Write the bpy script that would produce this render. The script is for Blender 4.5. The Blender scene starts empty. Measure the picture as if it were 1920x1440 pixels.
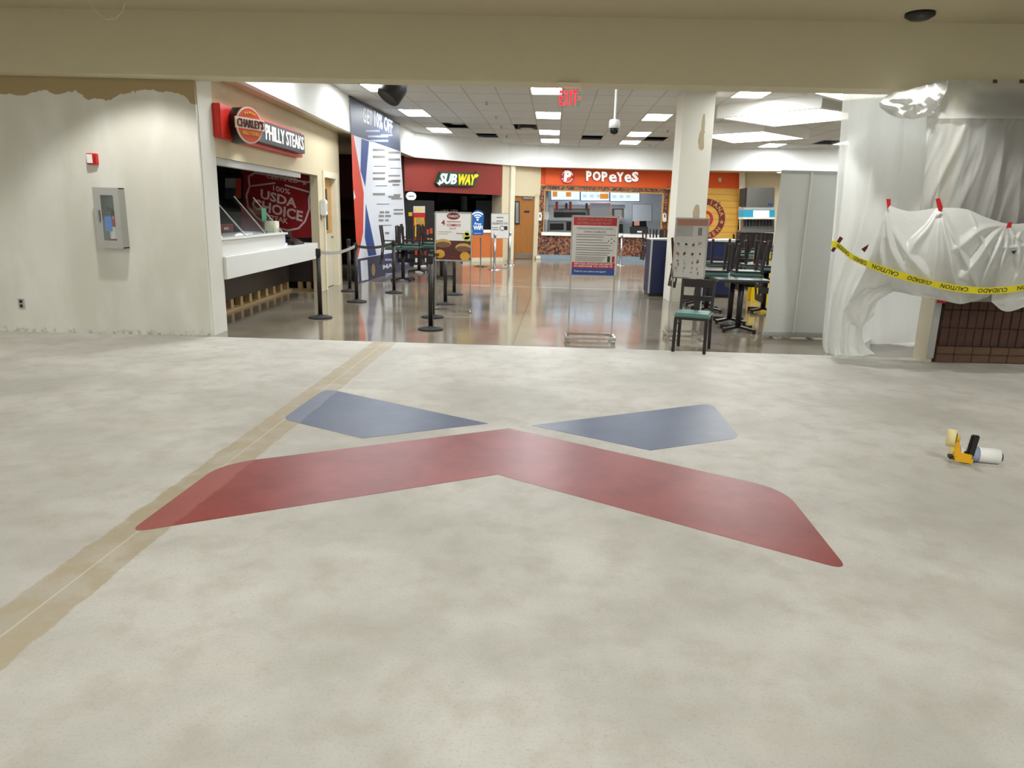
import bpy, bmesh, math, random
from mathutils import Vector, Matrix, noise

random.seed(7)
# ------------------------------------------------------------------ camera
F = 1353.0; PITCH = math.radians(13.42); ROLL = math.radians(1.46); EYE = 1.6
cp, sp, cr, sr = math.cos(PITCH), math.sin(PITCH), math.cos(ROLL), math.sin(ROLL)
RT = Vector((1, 0, 0)); FW = Vector((0, cp, -sp)); UP = Vector((0, sp, cp))
CA = cr * RT + sr * UP; CB = -sr * RT + cr * UP; ORG = Vector((0, 0, EYE))
sc = bpy.context.scene; col = sc.collection
cam = bpy.data.cameras.new('camera'); cam.sensor_width = 36; cam.sensor_fit = 'HORIZONTAL'; cam.lens = 36 * F / 1920
cam.clip_start = .05; cam.clip_end = 200
co = bpy.data.objects.new('camera', cam); col.objects.link(co)
co.matrix_world = Matrix(((CA.x, CB.x, -FW.x, 0), (CA.y, CB.y, -FW.y, 0), (CA.z, CB.z, -FW.z, EYE), (0, 0, 0, 1)))
sc.camera = co
# ------------------------------------------------------------------ world, exposure
w = bpy.data.worlds.new('world'); sc.world = w; w.use_nodes = True
w.node_tree.nodes['Background'].inputs[0].default_value = (.9, .95, 1, 1)
w.node_tree.nodes['Background'].inputs[1].default_value = .02
vs = sc.view_settings; vs.view_transform = 'Standard'; vs.look = 'None'; vs.gamma = 1; vs.use_curve_mapping = False
vs.exposure = 0.0
DOWNLIGHT_W = 160.0     # ceiling downlights of the hall
TROFFER_E = 37.5         # food court fluorescent panels
LIGHTBOX_E = 12.0
DOWN_X = (-8.4, -4.25, -0.35, 3.9, 8.2)
DOWN_Y = 7.6              # row of downlights by the header
HALL_Y = (2.5, -1.3, -5.1); HALL_W = 58.0   # flat ceiling lamps farther back in the hall
def spot(x, y, z, watts, ang=106, blend=.35):
    l = bpy.data.lights.new('downlight_lamp', 'SPOT'); l.energy = watts; l.spot_size = math.radians(ang); l.spot_blend = blend
    l.shadow_soft_size = .07; l.color = (1, 1, .965)
    o = bpy.data.objects.new('downlight_lamp', l); col.objects.link(o); o.location = (x, y, z); return o

def flat_lamp(x, y, z, watts):
    l = bpy.data.lights.new('hall_lamp', 'AREA'); l.shape = 'RECTANGLE'; l.size = .6; l.size_y = 1.2; l.energy = watts; l.color = (.985, 1, .985)
    o = bpy.data.objects.new('hall_lamp', l); col.objects.link(o); o.location = (x, y, z); return o

# ------------------------------------------------------------------ pixel helpers
def ray(x, y): return (x - 960) / F * CA - (y - 720) / F * CB + FW
def PZ(x, y, z=0.0): d = ray(x, y); return ORG + d * ((z - EYE) / d.z)
def PY(x, y, Y): d = ray(x, y); return ORG + d * (Y / d.y)
def PX(x, y, X): d = ray(x, y); return ORG + d * (X / d.x)
class Plane:
    "vertical plane through two plan points; n faces the camera"
    def __init__(s, a, b):
        s.a = Vector((a[0], a[1], 0)); s.b = Vector((b[0], b[1], 0)); s.u = (s.b - s.a).normalized()
        s.n = Vector((s.u.y, -s.u.x, 0))
        if s.n.dot(ORG - s.a) < 0: s.n = -s.n
    def pt(s, x, y, off=0.0):
        d = ray(x, y); q = s.a + s.n * off; t = s.n.dot(q - ORG) / s.n.dot(d); return ORG + d * t
    def at(s, t, z, off=0.0):
        q = s.a + s.u * t + s.n * off; return Vector((q.x, q.y, z))
# ------------------------------------------------------------------ materials
def lin(c):
    if isinstance(c, str): c = tuple(int(c[i:i + 2], 16) for i in (0, 2, 4))
    return tuple((v / 255 / 12.92) if v / 255 <= .04045 else ((v / 255 + .055) / 1.055) ** 2.4 for v in c)
M = {}
def mat(name, c, rough=.6, metal=0.0, emit=0.0, var=.06, scale=6.0, bump=0.0, spec=.5, ecol=None):
    m = bpy.data.materials.new(name); m.use_nodes = True; nt = m.node_tree; b = nt.nodes['Principled BSDF']
    L = lin(c)
    b.inputs['Roughness'].default_value = rough; b.inputs['Metallic'].default_value = metal
    b.inputs['Specular IOR Level'].default_value = spec
    tc = nt.nodes.new('ShaderNodeTexCoord'); nz = nt.nodes.new('ShaderNodeTexNoise')
    nz.inputs['Scale'].default_value = scale; nz.inputs['Detail'].default_value = 4
    nt.links.new(tc.outputs['Object'], nz.inputs['Vector'])
    mx = nt.nodes.new('ShaderNodeMix'); mx.data_type = 'RGBA'
    mx.inputs[6].default_value = tuple(max(0, v * (1 - var)) for v in L) + (1,)
    mx.inputs[7].default_value = tuple(min(1, v * (1 + var)) for v in L) + (1,)
    nt.links.new(nz.outputs['Fac'], mx.inputs[0]); nt.links.new(mx.outputs[2], b.inputs['Base Color'])
    if emit:
        b.inputs['Emission Color'].default_value = (lin(ecol) if ecol else L) + (1,); b.inputs['Emission Strength'].default_value = emit
    if bump:
        bp = nt.nodes.new('ShaderNodeBump'); bp.inputs['Strength'].default_value = bump; bp.inputs['Distance'].default_value = .01
        nt.links.new(nz.outputs['Fac'], bp.inputs['Height']); nt.links.new(bp.outputs[0], b.inputs['Normal'])
    M[name] = m; return m
def node(nt, t, **k):
    n = nt.nodes.new(t)
    for a, v in k.items(): setattr(n, a, v)
    return n
def math_n(nt, op, a, b=None, c=None, clamp=False):
    n = nt.nodes.new('ShaderNodeMath'); n.operation = op; n.use_clamp = clamp
    for i, v in enumerate((a, b, c)):
        if v is None: continue
        if isinstance(v, (int, float)): n.inputs[i].default_value = v
        else: nt.links.new(v, n.inputs[i])
    return n.outputs[0]
def mix_n(nt, f, a, b):
    n = nt.nodes.new('ShaderNodeMix'); n.data_type = 'RGBA'
    for i, v in ((0, f), (6, a), (7, b)):
        if isinstance(v, (int, float)): n.inputs[i].default_value = v
        elif isinstance(v, tuple): n.inputs[i].default_value = v + (1,) if len(v) == 3 else v
        else: nt.links.new(v, n.inputs[i])
    return n.outputs[2]
def noise_n(nt, vec, scale, detail=4, rough=.5):
    n = nt.nodes.new('ShaderNodeTexNoise'); n.inputs['Scale'].default_value = scale; n.inputs['Detail'].default_value = detail
    n.inputs['Roughness'].default_value = rough
    nt.links.new(vec, n.inputs['Vector']); return n.outputs['Fac']
def smooth_n(nt, v, lo, hi):
    n = nt.nodes.new('ShaderNodeMapRange'); n.interpolation_type = 'SMOOTHSTEP'
    nt.links.new(v, n.inputs[0]); n.inputs[1].default_value = lo; n.inputs[2].default_value = hi; return n.outputs[0]
# old joint strip on the concrete: line x = X0 + k*y, about .3 m wide, ragged
def strip_mask(nt, pos):
    sx = node(nt, 'ShaderNodeSeparateXYZ'); nt.links.new(pos, sx.inputs[0])
    line = math_n(nt, 'SUBTRACT', sx.outputs[0], math_n(nt, 'ADD', math_n(nt, 'MULTIPLY', sx.outputs[1], .051), -2.02))
    rag = math_n(nt, 'MULTIPLY', math_n(nt, 'SUBTRACT', noise_n(nt, pos, 5, 5, .65), .5), .085)
    dist = math_n(nt, 'ABSOLUTE', math_n(nt, 'ADD', math_n(nt, 'ADD', line, rag), 0.0))
    band = math_n(nt, 'SUBTRACT', 1.0, smooth_n(nt, dist, .135, .15))
    joint = math_n(nt, 'SUBTRACT', 1.0, smooth_n(nt, math_n(nt, 'ABSOLUTE', line), .002, .007))
    return band, joint, sx
def floor_mat():
    m = bpy.data.materials.new('ground_concrete'); m.use_nodes = True; nt = m.node_tree; b = nt.nodes['Principled BSDF']
    g = node(nt, 'ShaderNodeNewGeometry'); pos = g.outputs['Position']
    band, joint, sx = strip_mask(nt, pos)
    big = noise_n(nt, pos, .9, 5, .6); med = noise_n(nt, pos, 4.5, 5, .6); fine = noise_n(nt, pos, 85, 3, .7); spk = noise_n(nt, pos, 230, 2, .6)
    c = mix_n(nt, smooth_n(nt, big, .34, .66), lin((177, 174, 166)), lin((200, 197, 190)))
    c = mix_n(nt, math_n(nt, 'MULTIPLY', smooth_n(nt, med, .42, .72), .5), c, lin((166, 160, 146)))
    c = mix_n(nt, math_n(nt, 'MULTIPLY', smooth_n(nt, noise_n(nt, pos, 1.6, 3), .55, .8), .3), c, lin((196, 186, 172)))
    c = mix_n(nt, math_n(nt, 'MULTIPLY', smooth_n(nt, fine, .5, .72), .42), c, lin((150, 146, 138)))
    c = mix_n(nt, math_n(nt, 'MULTIPLY', smooth_n(nt, spk, .62, .75), .35), c, lin((220, 218, 212)))
    tan = mix_n(nt, med, lin((150, 136, 110)), lin((180, 168, 144)))
    c = mix_n(nt, math_n(nt, 'MULTIPLY', band, math_n(nt, 'ADD', .5, math_n(nt, 'MULTIPLY', smooth_n(nt, med, .35, .65), .5))), c, tan)
    c = mix_n(nt, math_n(nt, 'MULTIPLY', joint, .5), c, lin((214, 204, 186)))
    nt.links.new(c, b.inputs['Base Color'])
    nt.links.new(math_n(nt, 'ADD', .42, math_n(nt, 'MULTIPLY', med, .16)), b.inputs['Roughness'])
    b.inputs['Specular IOR Level'].default_value = .13
    bp = node(nt, 'ShaderNodeBump'); bp.inputs['Strength'].default_value = .12; bp.inputs['Distance'].default_value = .004
    nt.links.new(fine, bp.inputs['Height']); nt.links.new(bp.outputs[0], b.inputs['Normal'])
    M['concrete'] = m
def paint_mat(key, c1, c2, pale):
    m = bpy.data.materials.new(key); m.use_nodes = True; nt = m.node_tree; b = nt.nodes['Principled BSDF']
    g = node(nt, 'ShaderNodeNewGeometry'); pos = g.outputs['Position']
    band, joint, sx = strip_mask(nt, pos)
    n1 = noise_n(nt, pos, 3.2, 5, .65); fine = noise_n(nt, pos, 120, 2, .6)
    c = mix_n(nt, smooth_n(nt, n1, .3, .7), lin(c1), lin(c2))
    c = mix_n(nt, math_n(nt, 'MULTIPLY', band, .5), c, lin(pale))
    c = mix_n(nt, math_n(nt, 'MULTIPLY', smooth_n(nt, noise_n(nt, pos, 9, 6, .7), .62, .8), .35), c, lin(pale))
    c = mix_n(nt, math_n(nt, 'MULTIPLY', smooth_n(nt, fine, .55, .75), .2), c, lin(pale))
    nt.links.new(c, b.inputs['Base Color']); b.inputs['Roughness'].default_value = .4
    M[key] = m
def court_floor_mat():
    m = bpy.data.materials.new('ground_polished'); m.use_nodes = True; nt = m.node_tree; b = nt.nodes['Principled BSDF']
    g = node(nt, 'ShaderNodeNewGeometry'); pos = g.outputs['Position']
    med = noise_n(nt, pos, 1.4, 6, .6); fine = noise_n(nt, pos, 70, 3, .6)
    c = mix_n(nt, smooth_n(nt, med, .3, .7), lin((116, 107, 92)), lin((140, 130, 115)))
    c = mix_n(nt, math_n(nt, 'MULTIPLY', smooth_n(nt, fine, .5, .7), .35), c, lin((108, 98, 84)))
    sx = node(nt, 'ShaderNodeSeparateXYZ'); nt.links.new(pos, sx.inputs[0])
    def floor_line(c, a, k, vx, w_, colr, amt):      # straight line on the floor: dark joints and one pale line
        o_, v_ = (sx.outputs[0], sx.outputs[1]) if vx else (sx.outputs[1], sx.outputs[0])
        d = math_n(nt, 'ABSOLUTE', math_n(nt, 'SUBTRACT', o_, math_n(nt, 'ADD', math_n(nt, 'MULTIPLY', v_, k), a)))
        return mix_n(nt, math_n(nt, 'MULTIPLY', math_n(nt, 'SUBTRACT', 1.0, smooth_n(nt, d, w_ * .5, w_)), amt), c, lin(colr))
    c = floor_line(c, -.55, .062, True, .014, (70, 62, 54), .8); c = floor_line(c, -4.6, .062, True, .014, (70, 62, 54), .6); c = floor_line(c, 3.6, .062, True, .014, (70, 62, 54), .6)
    c = floor_line(c, 15.95, -.03, False, .09, (206, 200, 188), .55); c = floor_line(c, 12.0, -.06, False, .012, (80, 72, 62), .5); c = floor_line(c, 20.2, -.06, False, .014, (80, 72, 62), .5)  # first is a wide pale cross line, the others thin dark joints
    nt.links.new(c, b.inputs['Base Color'])
    nt.links.new(math_n(nt, 'ADD', .06, math_n(nt, 'MULTIPLY', med, .1)), b.inputs['Roughness'])
    b.inputs['Specular IOR Level'].default_value = .7
    M['polished'] = m
def left_wall_mat():
    m = bpy.data.materials.new('primed_wall'); m.use_nodes = True; nt = m.node_tree; b = nt.nodes['Principled BSDF']
    g = node(nt, 'ShaderNodeNewGeometry'); pos = g.outputs['Position']
    s = node(nt, 'ShaderNodeSeparateXYZ'); nt.links.new(pos, s.inputs[0])
    st = node(nt, 'ShaderNodeMapping'); st.inputs['Scale'].default_value = (1, 1, .35); nt.links.new(pos, st.inputs[0])
    n1 = noise_n(nt, st.outputs[0], 2.2, 4); n2 = noise_n(nt, pos, 2.6, 5, .55); n3 = noise_n(nt, pos, 60, 2)
    c = mix_n(nt, smooth_n(nt, n1, .35, .7), lin((214, 212, 201)), lin((228, 227, 219)))
    # ragged edge of old tan paint along the top
    step = node(nt, 'ShaderNodeTexVoronoi'); step.inputs['Scale'].default_value = 3.2; nt.links.new(pos, step.inputs['Vector'])
    edge = math_n(nt, 'ADD', s.outputs[2], math_n(nt, 'ADD', math_n(nt, 'MULTIPLY', math_n(nt, 'SUBTRACT', n2, .5), .4), math_n(nt, 'MULTIPLY', math_n(nt, 'SUBTRACT', step.outputs['Distance'], .3), .16)))
    c = mix_n(nt, smooth_n(nt, edge, 2.815, 2.825), c, lin((168, 148, 108)))
    # scuffed foot of the wall
    dirt = math_n(nt, 'MULTIPLY', math_n(nt, 'SUBTRACT', 1.0, smooth_n(nt, s.outputs[2], .0, .09)), smooth_n(nt, noise_n(nt, pos, 14, 5, .7), .45, .65))
    c = mix_n(nt, math_n(nt, 'MULTIPLY', dirt, .6), c, lin((120, 112, 96)))
    sc1 = smooth_n(nt, noise_n(nt, pos, 7, 6, .75), .66, .78)
    low = math_n(nt, 'SUBTRACT', 1.0, smooth_n(nt, s.outputs[2], .3, .8))
    c = mix_n(nt, math_n(nt, 'MULTIPLY', math_n(nt, 'MULTIPLY', sc1, low), .25), c, lin((140, 136, 126)))
    nt.links.new(c, b.inputs['Base Color']); b.inputs['Roughness'].default_value = .75
    bp = node(nt, 'ShaderNodeBump'); bp.inputs['Strength'].default_value = .08; bp.inputs['Distance'].default_value = .01
    nt.links.new(n3, bp.inputs['Height']); nt.links.new(bp.outputs[0], b.inputs['Normal'])
    M['primed'] = m
def mosaic_mat():
    m = bpy.data.materials.new('pebble_mosaic'); m.use_nodes = True; nt = m.node_tree; b = nt.nodes['Principled BSDF']
    tc = node(nt, 'ShaderNodeNewGeometry')
    v = node(nt, 'ShaderNodeTexVoronoi'); v.inputs['Scale'].default_value = 22; nt.links.new(tc.outputs['Position'], v.inputs['Vector'])
    s = node(nt, 'ShaderNodeSeparateXYZ'); nt.links.new(v.outputs['Color'], s.inputs[0])
    c = mix_n(nt, s.outputs[0], lin((84, 42, 34)), lin((176, 116, 78)))
    c = mix_n(nt, smooth_n(nt, s.outputs[1], .6, .7), c, lin((48, 30, 30)))
    nt.links.new(c, b.inputs['Base Color']); b.inputs['Roughness'].default_value = .45
    M['mosaic'] = m
def plank_mat():
    m = bpy.data.materials.new('pine_plank'); m.use_nodes = True; nt = m.node_tree; b = nt.nodes['Principled BSDF']
    g = node(nt, 'ShaderNodeNewGeometry'); pos = g.outputs['Position']
    st = node(nt, 'ShaderNodeMapping'); st.inputs['Scale'].default_value = (1, 1, 9); nt.links.new(pos, st.inputs[0])
    n1 = noise_n(nt, st.outputs[0], 2.4, 4, .6); n2 = noise_n(nt, pos, 3.1, 2, .4)
    c = mix_n(nt, n1, lin((196, 142, 44)), lin((226, 178, 78)))
    c = mix_n(nt, smooth_n(nt, n2, .735, .76), c, lin((110, 66, 22)))
    nt.links.new(c, b.inputs['Base Color']); b.inputs['Roughness'].default_value = .55
    M['plank'] = m
def wood_mat(key, c1, c2, sc_=(6, 6, .8)):
    m = bpy.data.materials.new(key); m.use_nodes = True; nt = m.node_tree; b = nt.nodes['Principled BSDF']
    tc = node(nt, 'ShaderNodeNewGeometry'); st = node(nt, 'ShaderNodeMapping'); st.inputs['Scale'].default_value = sc_
    nt.links.new(tc.outputs['Position'], st.inputs[0])
    c = mix_n(nt, noise_n(nt, st.outputs[0], 3, 5, .6), lin(c1), lin(c2))
    nt.links.new(c, b.inputs['Base Color']); b.inputs['Roughness'].default_value = .35
    M[key] = m
def film_mat(key, c, trans, alpha):
    m = bpy.data.materials.new(key); m.use_nodes = True; nt = m.node_tree; b = nt.nodes['Principled BSDF']; out = nt.nodes['Material Output']
    b.inputs['Base Color'].default_value = lin(c) + (1,); b.inputs['Roughness'].default_value = .33; b.inputs['Specular IOR Level'].default_value = .6
    tc = node(nt, 'ShaderNodeTexCoord'); n1 = noise_n(nt, tc.outputs['Object'], 9, 6, .65)
    bp = node(nt, 'ShaderNodeBump'); bp.inputs['Strength'].default_value = .25; bp.inputs['Distance'].default_value = .02
    nt.links.new(n1, bp.inputs['Height']); nt.links.new(bp.outputs[0], b.inputs['Normal'])
    t = node(nt, 'ShaderNodeBsdfTranslucent'); t.inputs[0].default_value = lin(c) + (1,)
    tr = node(nt, 'ShaderNodeBsdfTransparent'); tr.inputs[0].default_value = (.95, .96, .95, 1)
    m1 = node(nt, 'ShaderNodeMixShader'); m1.inputs[0].default_value = trans
    nt.links.new(b.outputs[0], m1.inputs[1]); nt.links.new(t.outputs[0], m1.inputs[2])
    m2 = node(nt, 'ShaderNodeMixShader'); m2.inputs[0].default_value = alpha
    nt.links.new(m1.outputs[0], m2.inputs[1]); nt.links.new(tr.outputs[0], m2.inputs[2]); nt.links.new(m2.outputs[0], out.inputs[0])
    M[key] = m
def glass_mat(key, tint, mixf):
    m = bpy.data.materials.new(key); m.use_nodes = True; nt = m.node_tree; out = nt.nodes['Material Output']
    nt.nodes.remove(nt.nodes['Principled BSDF'])
    gl = node(nt, 'ShaderNodeBsdfGlossy'); gl.inputs['Roughness'].default_value = .05; gl.inputs[0].default_value = (.9, .95, .95, 1)
    tr = node(nt, 'ShaderNodeBsdfTransparent'); tr.inputs[0].default_value = tint + (1,)
    mx = node(nt, 'ShaderNodeMixShader'); mx.inputs[0].default_value = mixf
    nt.links.new(tr.outputs[0], mx.inputs[1]); nt.links.new(gl.outputs[0], mx.inputs[2]); nt.links.new(mx.outputs[0], out.inputs[0])
    M[key] = m
floor_mat(); court_floor_mat(); left_wall_mat(); mosaic_mat(); plank_mat()
paint_mat('red_paint', (126, 44, 42), (146, 58, 54), (166, 100, 94)); paint_mat('blue_paint', (54, 66, 98), (66, 80, 112), (122, 130, 148))
wood_mat('door_wood', (132, 84, 36), (170, 112, 50)); wood_mat('oak', (176, 128, 60), (206, 160, 84)); wood_mat('stud_wood', (168, 140, 96), (196, 168, 122))
wood_mat('dark_panel', (52, 44, 42), (72, 62, 58), (.8, .8, 8))
film_mat('film', (238, 239, 236), .27, .03); film_mat('film_backlit', (236, 237, 234), .4, .03); film_mat('film_thin', (216, 216, 212), .36, .3); film_mat('film_thick', (222, 223, 220), .18, .0)
glass_mat('glass', (.93, .96, .95), .10); glass_mat('clear', (.95, .97, .97), .06)
mat('hall_beige', (202, 194, 164), .8, var=.03); mat('ceil_beige', (182, 172, 142), .85, var=.03)
mat('white_wall', (240, 240, 236), .8, var=.02); mat('primer', (222, 221, 211), .75, var=.03, scale=2); mat('shop_beige', (206, 192, 160), .8, var=.03)
mat('cream', (222, 214, 190), .7, var=.03); mat('column_paint', (236, 232, 218), .7, var=.03, scale=2); mat('bare_patch', (186, 172, 142), .8)
mat('tile', (202, 202, 198), .9, var=.03, scale=60, bump=.05); mat('grid_bar', (170, 168, 160), .7); mat('plenum', (14, 13, 12), .9)
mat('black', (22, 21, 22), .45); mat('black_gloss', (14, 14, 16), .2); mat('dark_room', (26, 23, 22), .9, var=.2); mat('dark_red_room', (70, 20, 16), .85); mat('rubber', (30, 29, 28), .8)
mat('chrome', (206, 206, 204), .18, 1.0); mat('steel', (176, 178, 180), .32, 1.0); mat('brushed', (150, 152, 154), .4, 1.0); mat('grey_metal', (172, 172, 168), .45)
mat('post_black', (30, 22, 22), .4); mat('white', (236, 236, 232), .5, var=.02); mat('quartz', (238, 238, 234), .25, var=.02); mat('paper', (232, 230, 226), .5, var=.02)
mat('grey_paper', (198, 195, 190), .5, var=.04); mat('ink', (40, 40, 44), .6); mat('ink_grey', (128, 126, 126), .6); mat('ink_red', (170, 34, 48), .6); mat('ink_maroon', (112, 30, 34), .6)
mat('sign_red', (206, 34, 22), .4); mat('poster_red', (150, 12, 20), .5); mat('poster_pink', (226, 196, 190), .6); mat('fascia_red', (134, 44, 32), .7, var=.05); mat('fascia_orange', (224, 84, 18), .6, var=.03)
mat('medallion', (206, 78, 52), .5); mat('med_rim', (236, 214, 196), .5); mat('yellow', (236, 196, 30), .5); mat('sub_green', (22, 64, 44), .4); mat('brown', (84, 40, 34), .6)
mat('sub_white', (220, 232, 236), .4, emit=.25); mat('sub_yellow', (238, 206, 24), .4, emit=.35); mat('letter_white', (240, 240, 238), .4, emit=.55)
mat('navy', (52, 62, 92), .45); mat('navy_blue', (36, 70, 140), .45); mat('banner_white', (222, 226, 234), .45, var=.02); mat('banner_red', (206, 62, 36), .45); mat('banner_grey', (150, 160, 186), .5)
mat('wifi_blue', (18, 106, 190), .4); mat('cab_blue', (18, 30, 72), .5); mat('teal', (90, 132, 122), .45); mat('table_top', (56, 70, 66), .3); mat('gold', (176, 148, 90), .5)
mat('exit_red', (255, 30, 40), .4, emit=3.2, ecol=(255, 22, 40)); mat('screen', (190, 226, 255), .3, emit=1.5, ecol=(190, 226, 255)); mat('screen_art', (226, 150, 60), .4, emit=.7)
mat('troffer', (255, 255, 255), .5, emit=TROFFER_E, ecol=(246, 252, 255)); mat('lightbox', (255, 255, 255), .5, emit=LIGHTBOX_E, ecol=(255, 250, 236)); mat('can_glow', (255, 250, 240), .5, emit=8)
mat('brick', (76, 52, 42), .85, var=.3, scale=14, bump=.3); mat('brick_low', (104, 78, 62), .85, var=.3, scale=14, bump=.3); mat('mortar', (58, 45, 38), .95, var=.1)
mat('tape_red', (206, 20, 30), .4); mat('tape_maroon', (84, 22, 34), .4); mat('caution_yellow', (240, 226, 30), .3, var=.02); mat('masking', (232, 218, 158), .6); mat('tool_yellow', (232, 176, 20), .4)
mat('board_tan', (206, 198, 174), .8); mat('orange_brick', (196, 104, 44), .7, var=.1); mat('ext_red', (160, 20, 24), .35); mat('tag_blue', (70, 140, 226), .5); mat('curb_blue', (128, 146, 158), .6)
mat('lemon', (196, 200, 96), .5); mat('bread', (200, 160, 92), .6, var=.2, scale=30); mat('meat', (120, 88, 60), .7, var=.4, scale=40); mat('fries', (216, 160, 60), .6, var=.2, scale=30); mat('green_card', (60, 130, 100), .5)
mat('fountain_blue', (40, 130, 160), .4, emit=.5); mat('fountain_white', (255, 255, 255), .4, emit=2.2); mat('kitchen_wall', (198, 208, 214), .5); mat('kitchen_panel', (255, 255, 255), .5, emit=26, ecol=(250, 252, 255)); mat('salmon', (176, 128, 110), .6); mat('wet_yellow', (236, 200, 20), .4)
# ------------------------------------------------------------------ mesh builder
def worg(o):
    v = Vector((0, 0, 0))
    while o is not None: v += o.location; o = o.parent
    return v
class MB:
    def __init__(s): s.v = []; s.f = []
    def add(s, vs_, fs):
        n = len(s.v); s.v += [Vector(p) for p in vs_]; s.f += [tuple(i + n for i in f) for f in fs]; return s
    def hexa(s, b, t):
        "bottom 4 corners, top 4 corners"
        return s.add(list(b) + list(t), [(3, 2, 1, 0), (4, 5, 6, 7), (0, 1, 5, 4), (1, 2, 6, 5), (2, 3, 7, 6), (3, 0, 4, 7)])
    def box(s, lo, hi):
        x0, y0, z0 = lo; x1, y1, z1 = hi
        return s.hexa([(x0, y0, z0), (x1, y0, z0), (x1, y1, z0), (x0, y1, z0)], [(x0, y0, z1), (x1, y0, z1), (x1, y1, z1), (x0, y1, z1)])
    def obox(s, c, size, rz=0.0):
        c = Vector(c); R = Matrix.Rotation(rz, 3, 'Z'); q = []
        for z in (-.5, .5):
            for a, b in ((-.5, -.5), (.5, -.5), (.5, .5), (-.5, .5)): q.append(c + R @ Vector((a * size[0], b * size[1], z * size[2])))
        return s.hexa(q[:4], q[4:])
    def bar(s, p, q, wx, wy, ref=None):
        "rectangular bar between two points"
        p = Vector(p); q = Vector(q); d = (q - p).normalized(); r = Vector(ref) if ref else (Vector((1, 0, 0)) if abs(d.x) < .9 else Vector((0, 1, 0)))
        a = (r - d * r.dot(d)).normalized(); b = d.cross(a)
        cs = [a * sx_ * wx / 2 + b * sy * wy / 2 for sx_, sy in ((-1, -1), (1, -1), (1, 1), (-1, 1))]
        return s.hexa([p + c for c in cs], [q + c for c in cs])
    def tube(s, p, q, r, n=12, r2=None):
        p = Vector(p); q = Vector(q); r2 = r if r2 is None else r2; d = (q - p).normalized()
        a = d.orthogonal().normalized(); b = d.cross(a); vs_ = []
        for P, rr in ((p, r), (q, r2)):
            for i in range(n): t = 2 * math.pi * i / n; vs_.append(P + (a * math.cos(t) + b * math.sin(t)) * rr)
        fs = [(i, (i + 1) % n, n + (i + 1) % n, n + i) for i in range(n)] + [tuple(range(n - 1, -1, -1)), tuple(range(n, 2 * n))]
        return s.add(vs_, fs)
    def lathe(s, prof, c, n=24, axis=None):
        "profile [(r, h)], axis default z"
        c = Vector(c); ax = Vector(axis).normalized() if axis else Vector((0, 0, 1)); a = ax.orthogonal().normalized(); b = ax.cross(a); vs_ = []
        for r, h in prof:
            for i in range(n): t = 2 * math.pi * i / n; vs_.append(c + ax * h + (a * math.cos(t) + b * math.sin(t)) * max(r, 1e-4))
        fs = []
        for k in range(len(prof) - 1):
            for i in range(n): j = (i + 1) % n; fs.append((k * n + i, k * n + j, (k + 1) * n + j, (k + 1) * n + i))
        fs.append(tuple(range(n - 1, -1, -1))); m = (len(prof) - 1) * n; fs.append(tuple(range(m, m + n)))
        return s.add(vs_, fs)
    def prism(s, front, back):
        n = len(front); fs = [tuple(range(n)), tuple(range(2 * n - 1, n - 1, -1))] + [(i, n + i, n + (i + 1) % n, (i + 1) % n) for i in range(n)]
        return s.add(list(front) + list(back), fs)
    def ring(s, c, n_, r0, r1, d, seg=40, a0=0, a1=2 * math.pi):
        "flat annulus with depth d along n_"
        c = Vector(c); u = Vector((0, 0, 1)).cross(n_).normalized(); w_ = Vector((0, 0, 1))
        P = lambda r, t, o: c + (u * math.cos(t) + w_ * math.sin(t)) * r + n_ * o
        for i in range(seg):
            t0 = a0 + (a1 - a0) * i / seg; t1 = a0 + (a1 - a0) * (i + 1) / seg
            s.hexa([P(r0, t0, 0), P(r1, t0, 0), P(r1, t1, 0), P(r0, t1, 0)], [P(r0, t0, d), P(r1, t0, d), P(r1, t1, d), P(r0, t1, d)])
        return s
    def build(s, name, m, parent=None, smooth=False, bevel=0.0):
        o0 = worg(parent) if parent else Vector((0, 0, 0))
        me = bpy.data.meshes.new(name); me.from_pydata([tuple(p - o0) for p in s.v], [], s.f)
        bm = bmesh.new(); bm.from_mesh(me); bmesh.ops.recalc_face_normals(bm, faces=bm.faces)
        if bevel: bmesh.ops.bevel(bm, geom=list(bm.edges), offset=bevel, segments=2, affect='EDGES', clamp_overlap=True)
        bm.to_mesh(me); bm.free()
        me.materials.append(M[m]); o = bpy.data.objects.new(name, me); col.objects.link(o); o.parent = parent
        if smooth:
            for p in me.polygons: p.use_smooth = len(p.vertices) <= 4
        return o
def tag(o, label, cat, group=None):
    o['label'] = label; o['category'] = cat
    if group: o['group'] = group
    return o
def struct(o, label=None):
    o['kind'] = 'structure'
    if label: o['label'] = label
    return o
def thing(name, loc, label, cat, group=None):
    e = bpy.data.objects.new(name, None); e.empty_display_size = .1; col.objects.link(e); e.location = Vector(loc); return tag(e, label, cat, group)
def dup(root, loc, rz, label, rx=None):
    def cpy(o, p):
        c = o.copy(); col.objects.link(c); c.parent = p
        for ch in list(o.children): cpy(ch, c)
        return c
    r = cpy(root, None); r.location = Vector(loc); r.rotation_euler = (rx or 0, 0, rz); r['label'] = label; return r
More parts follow.
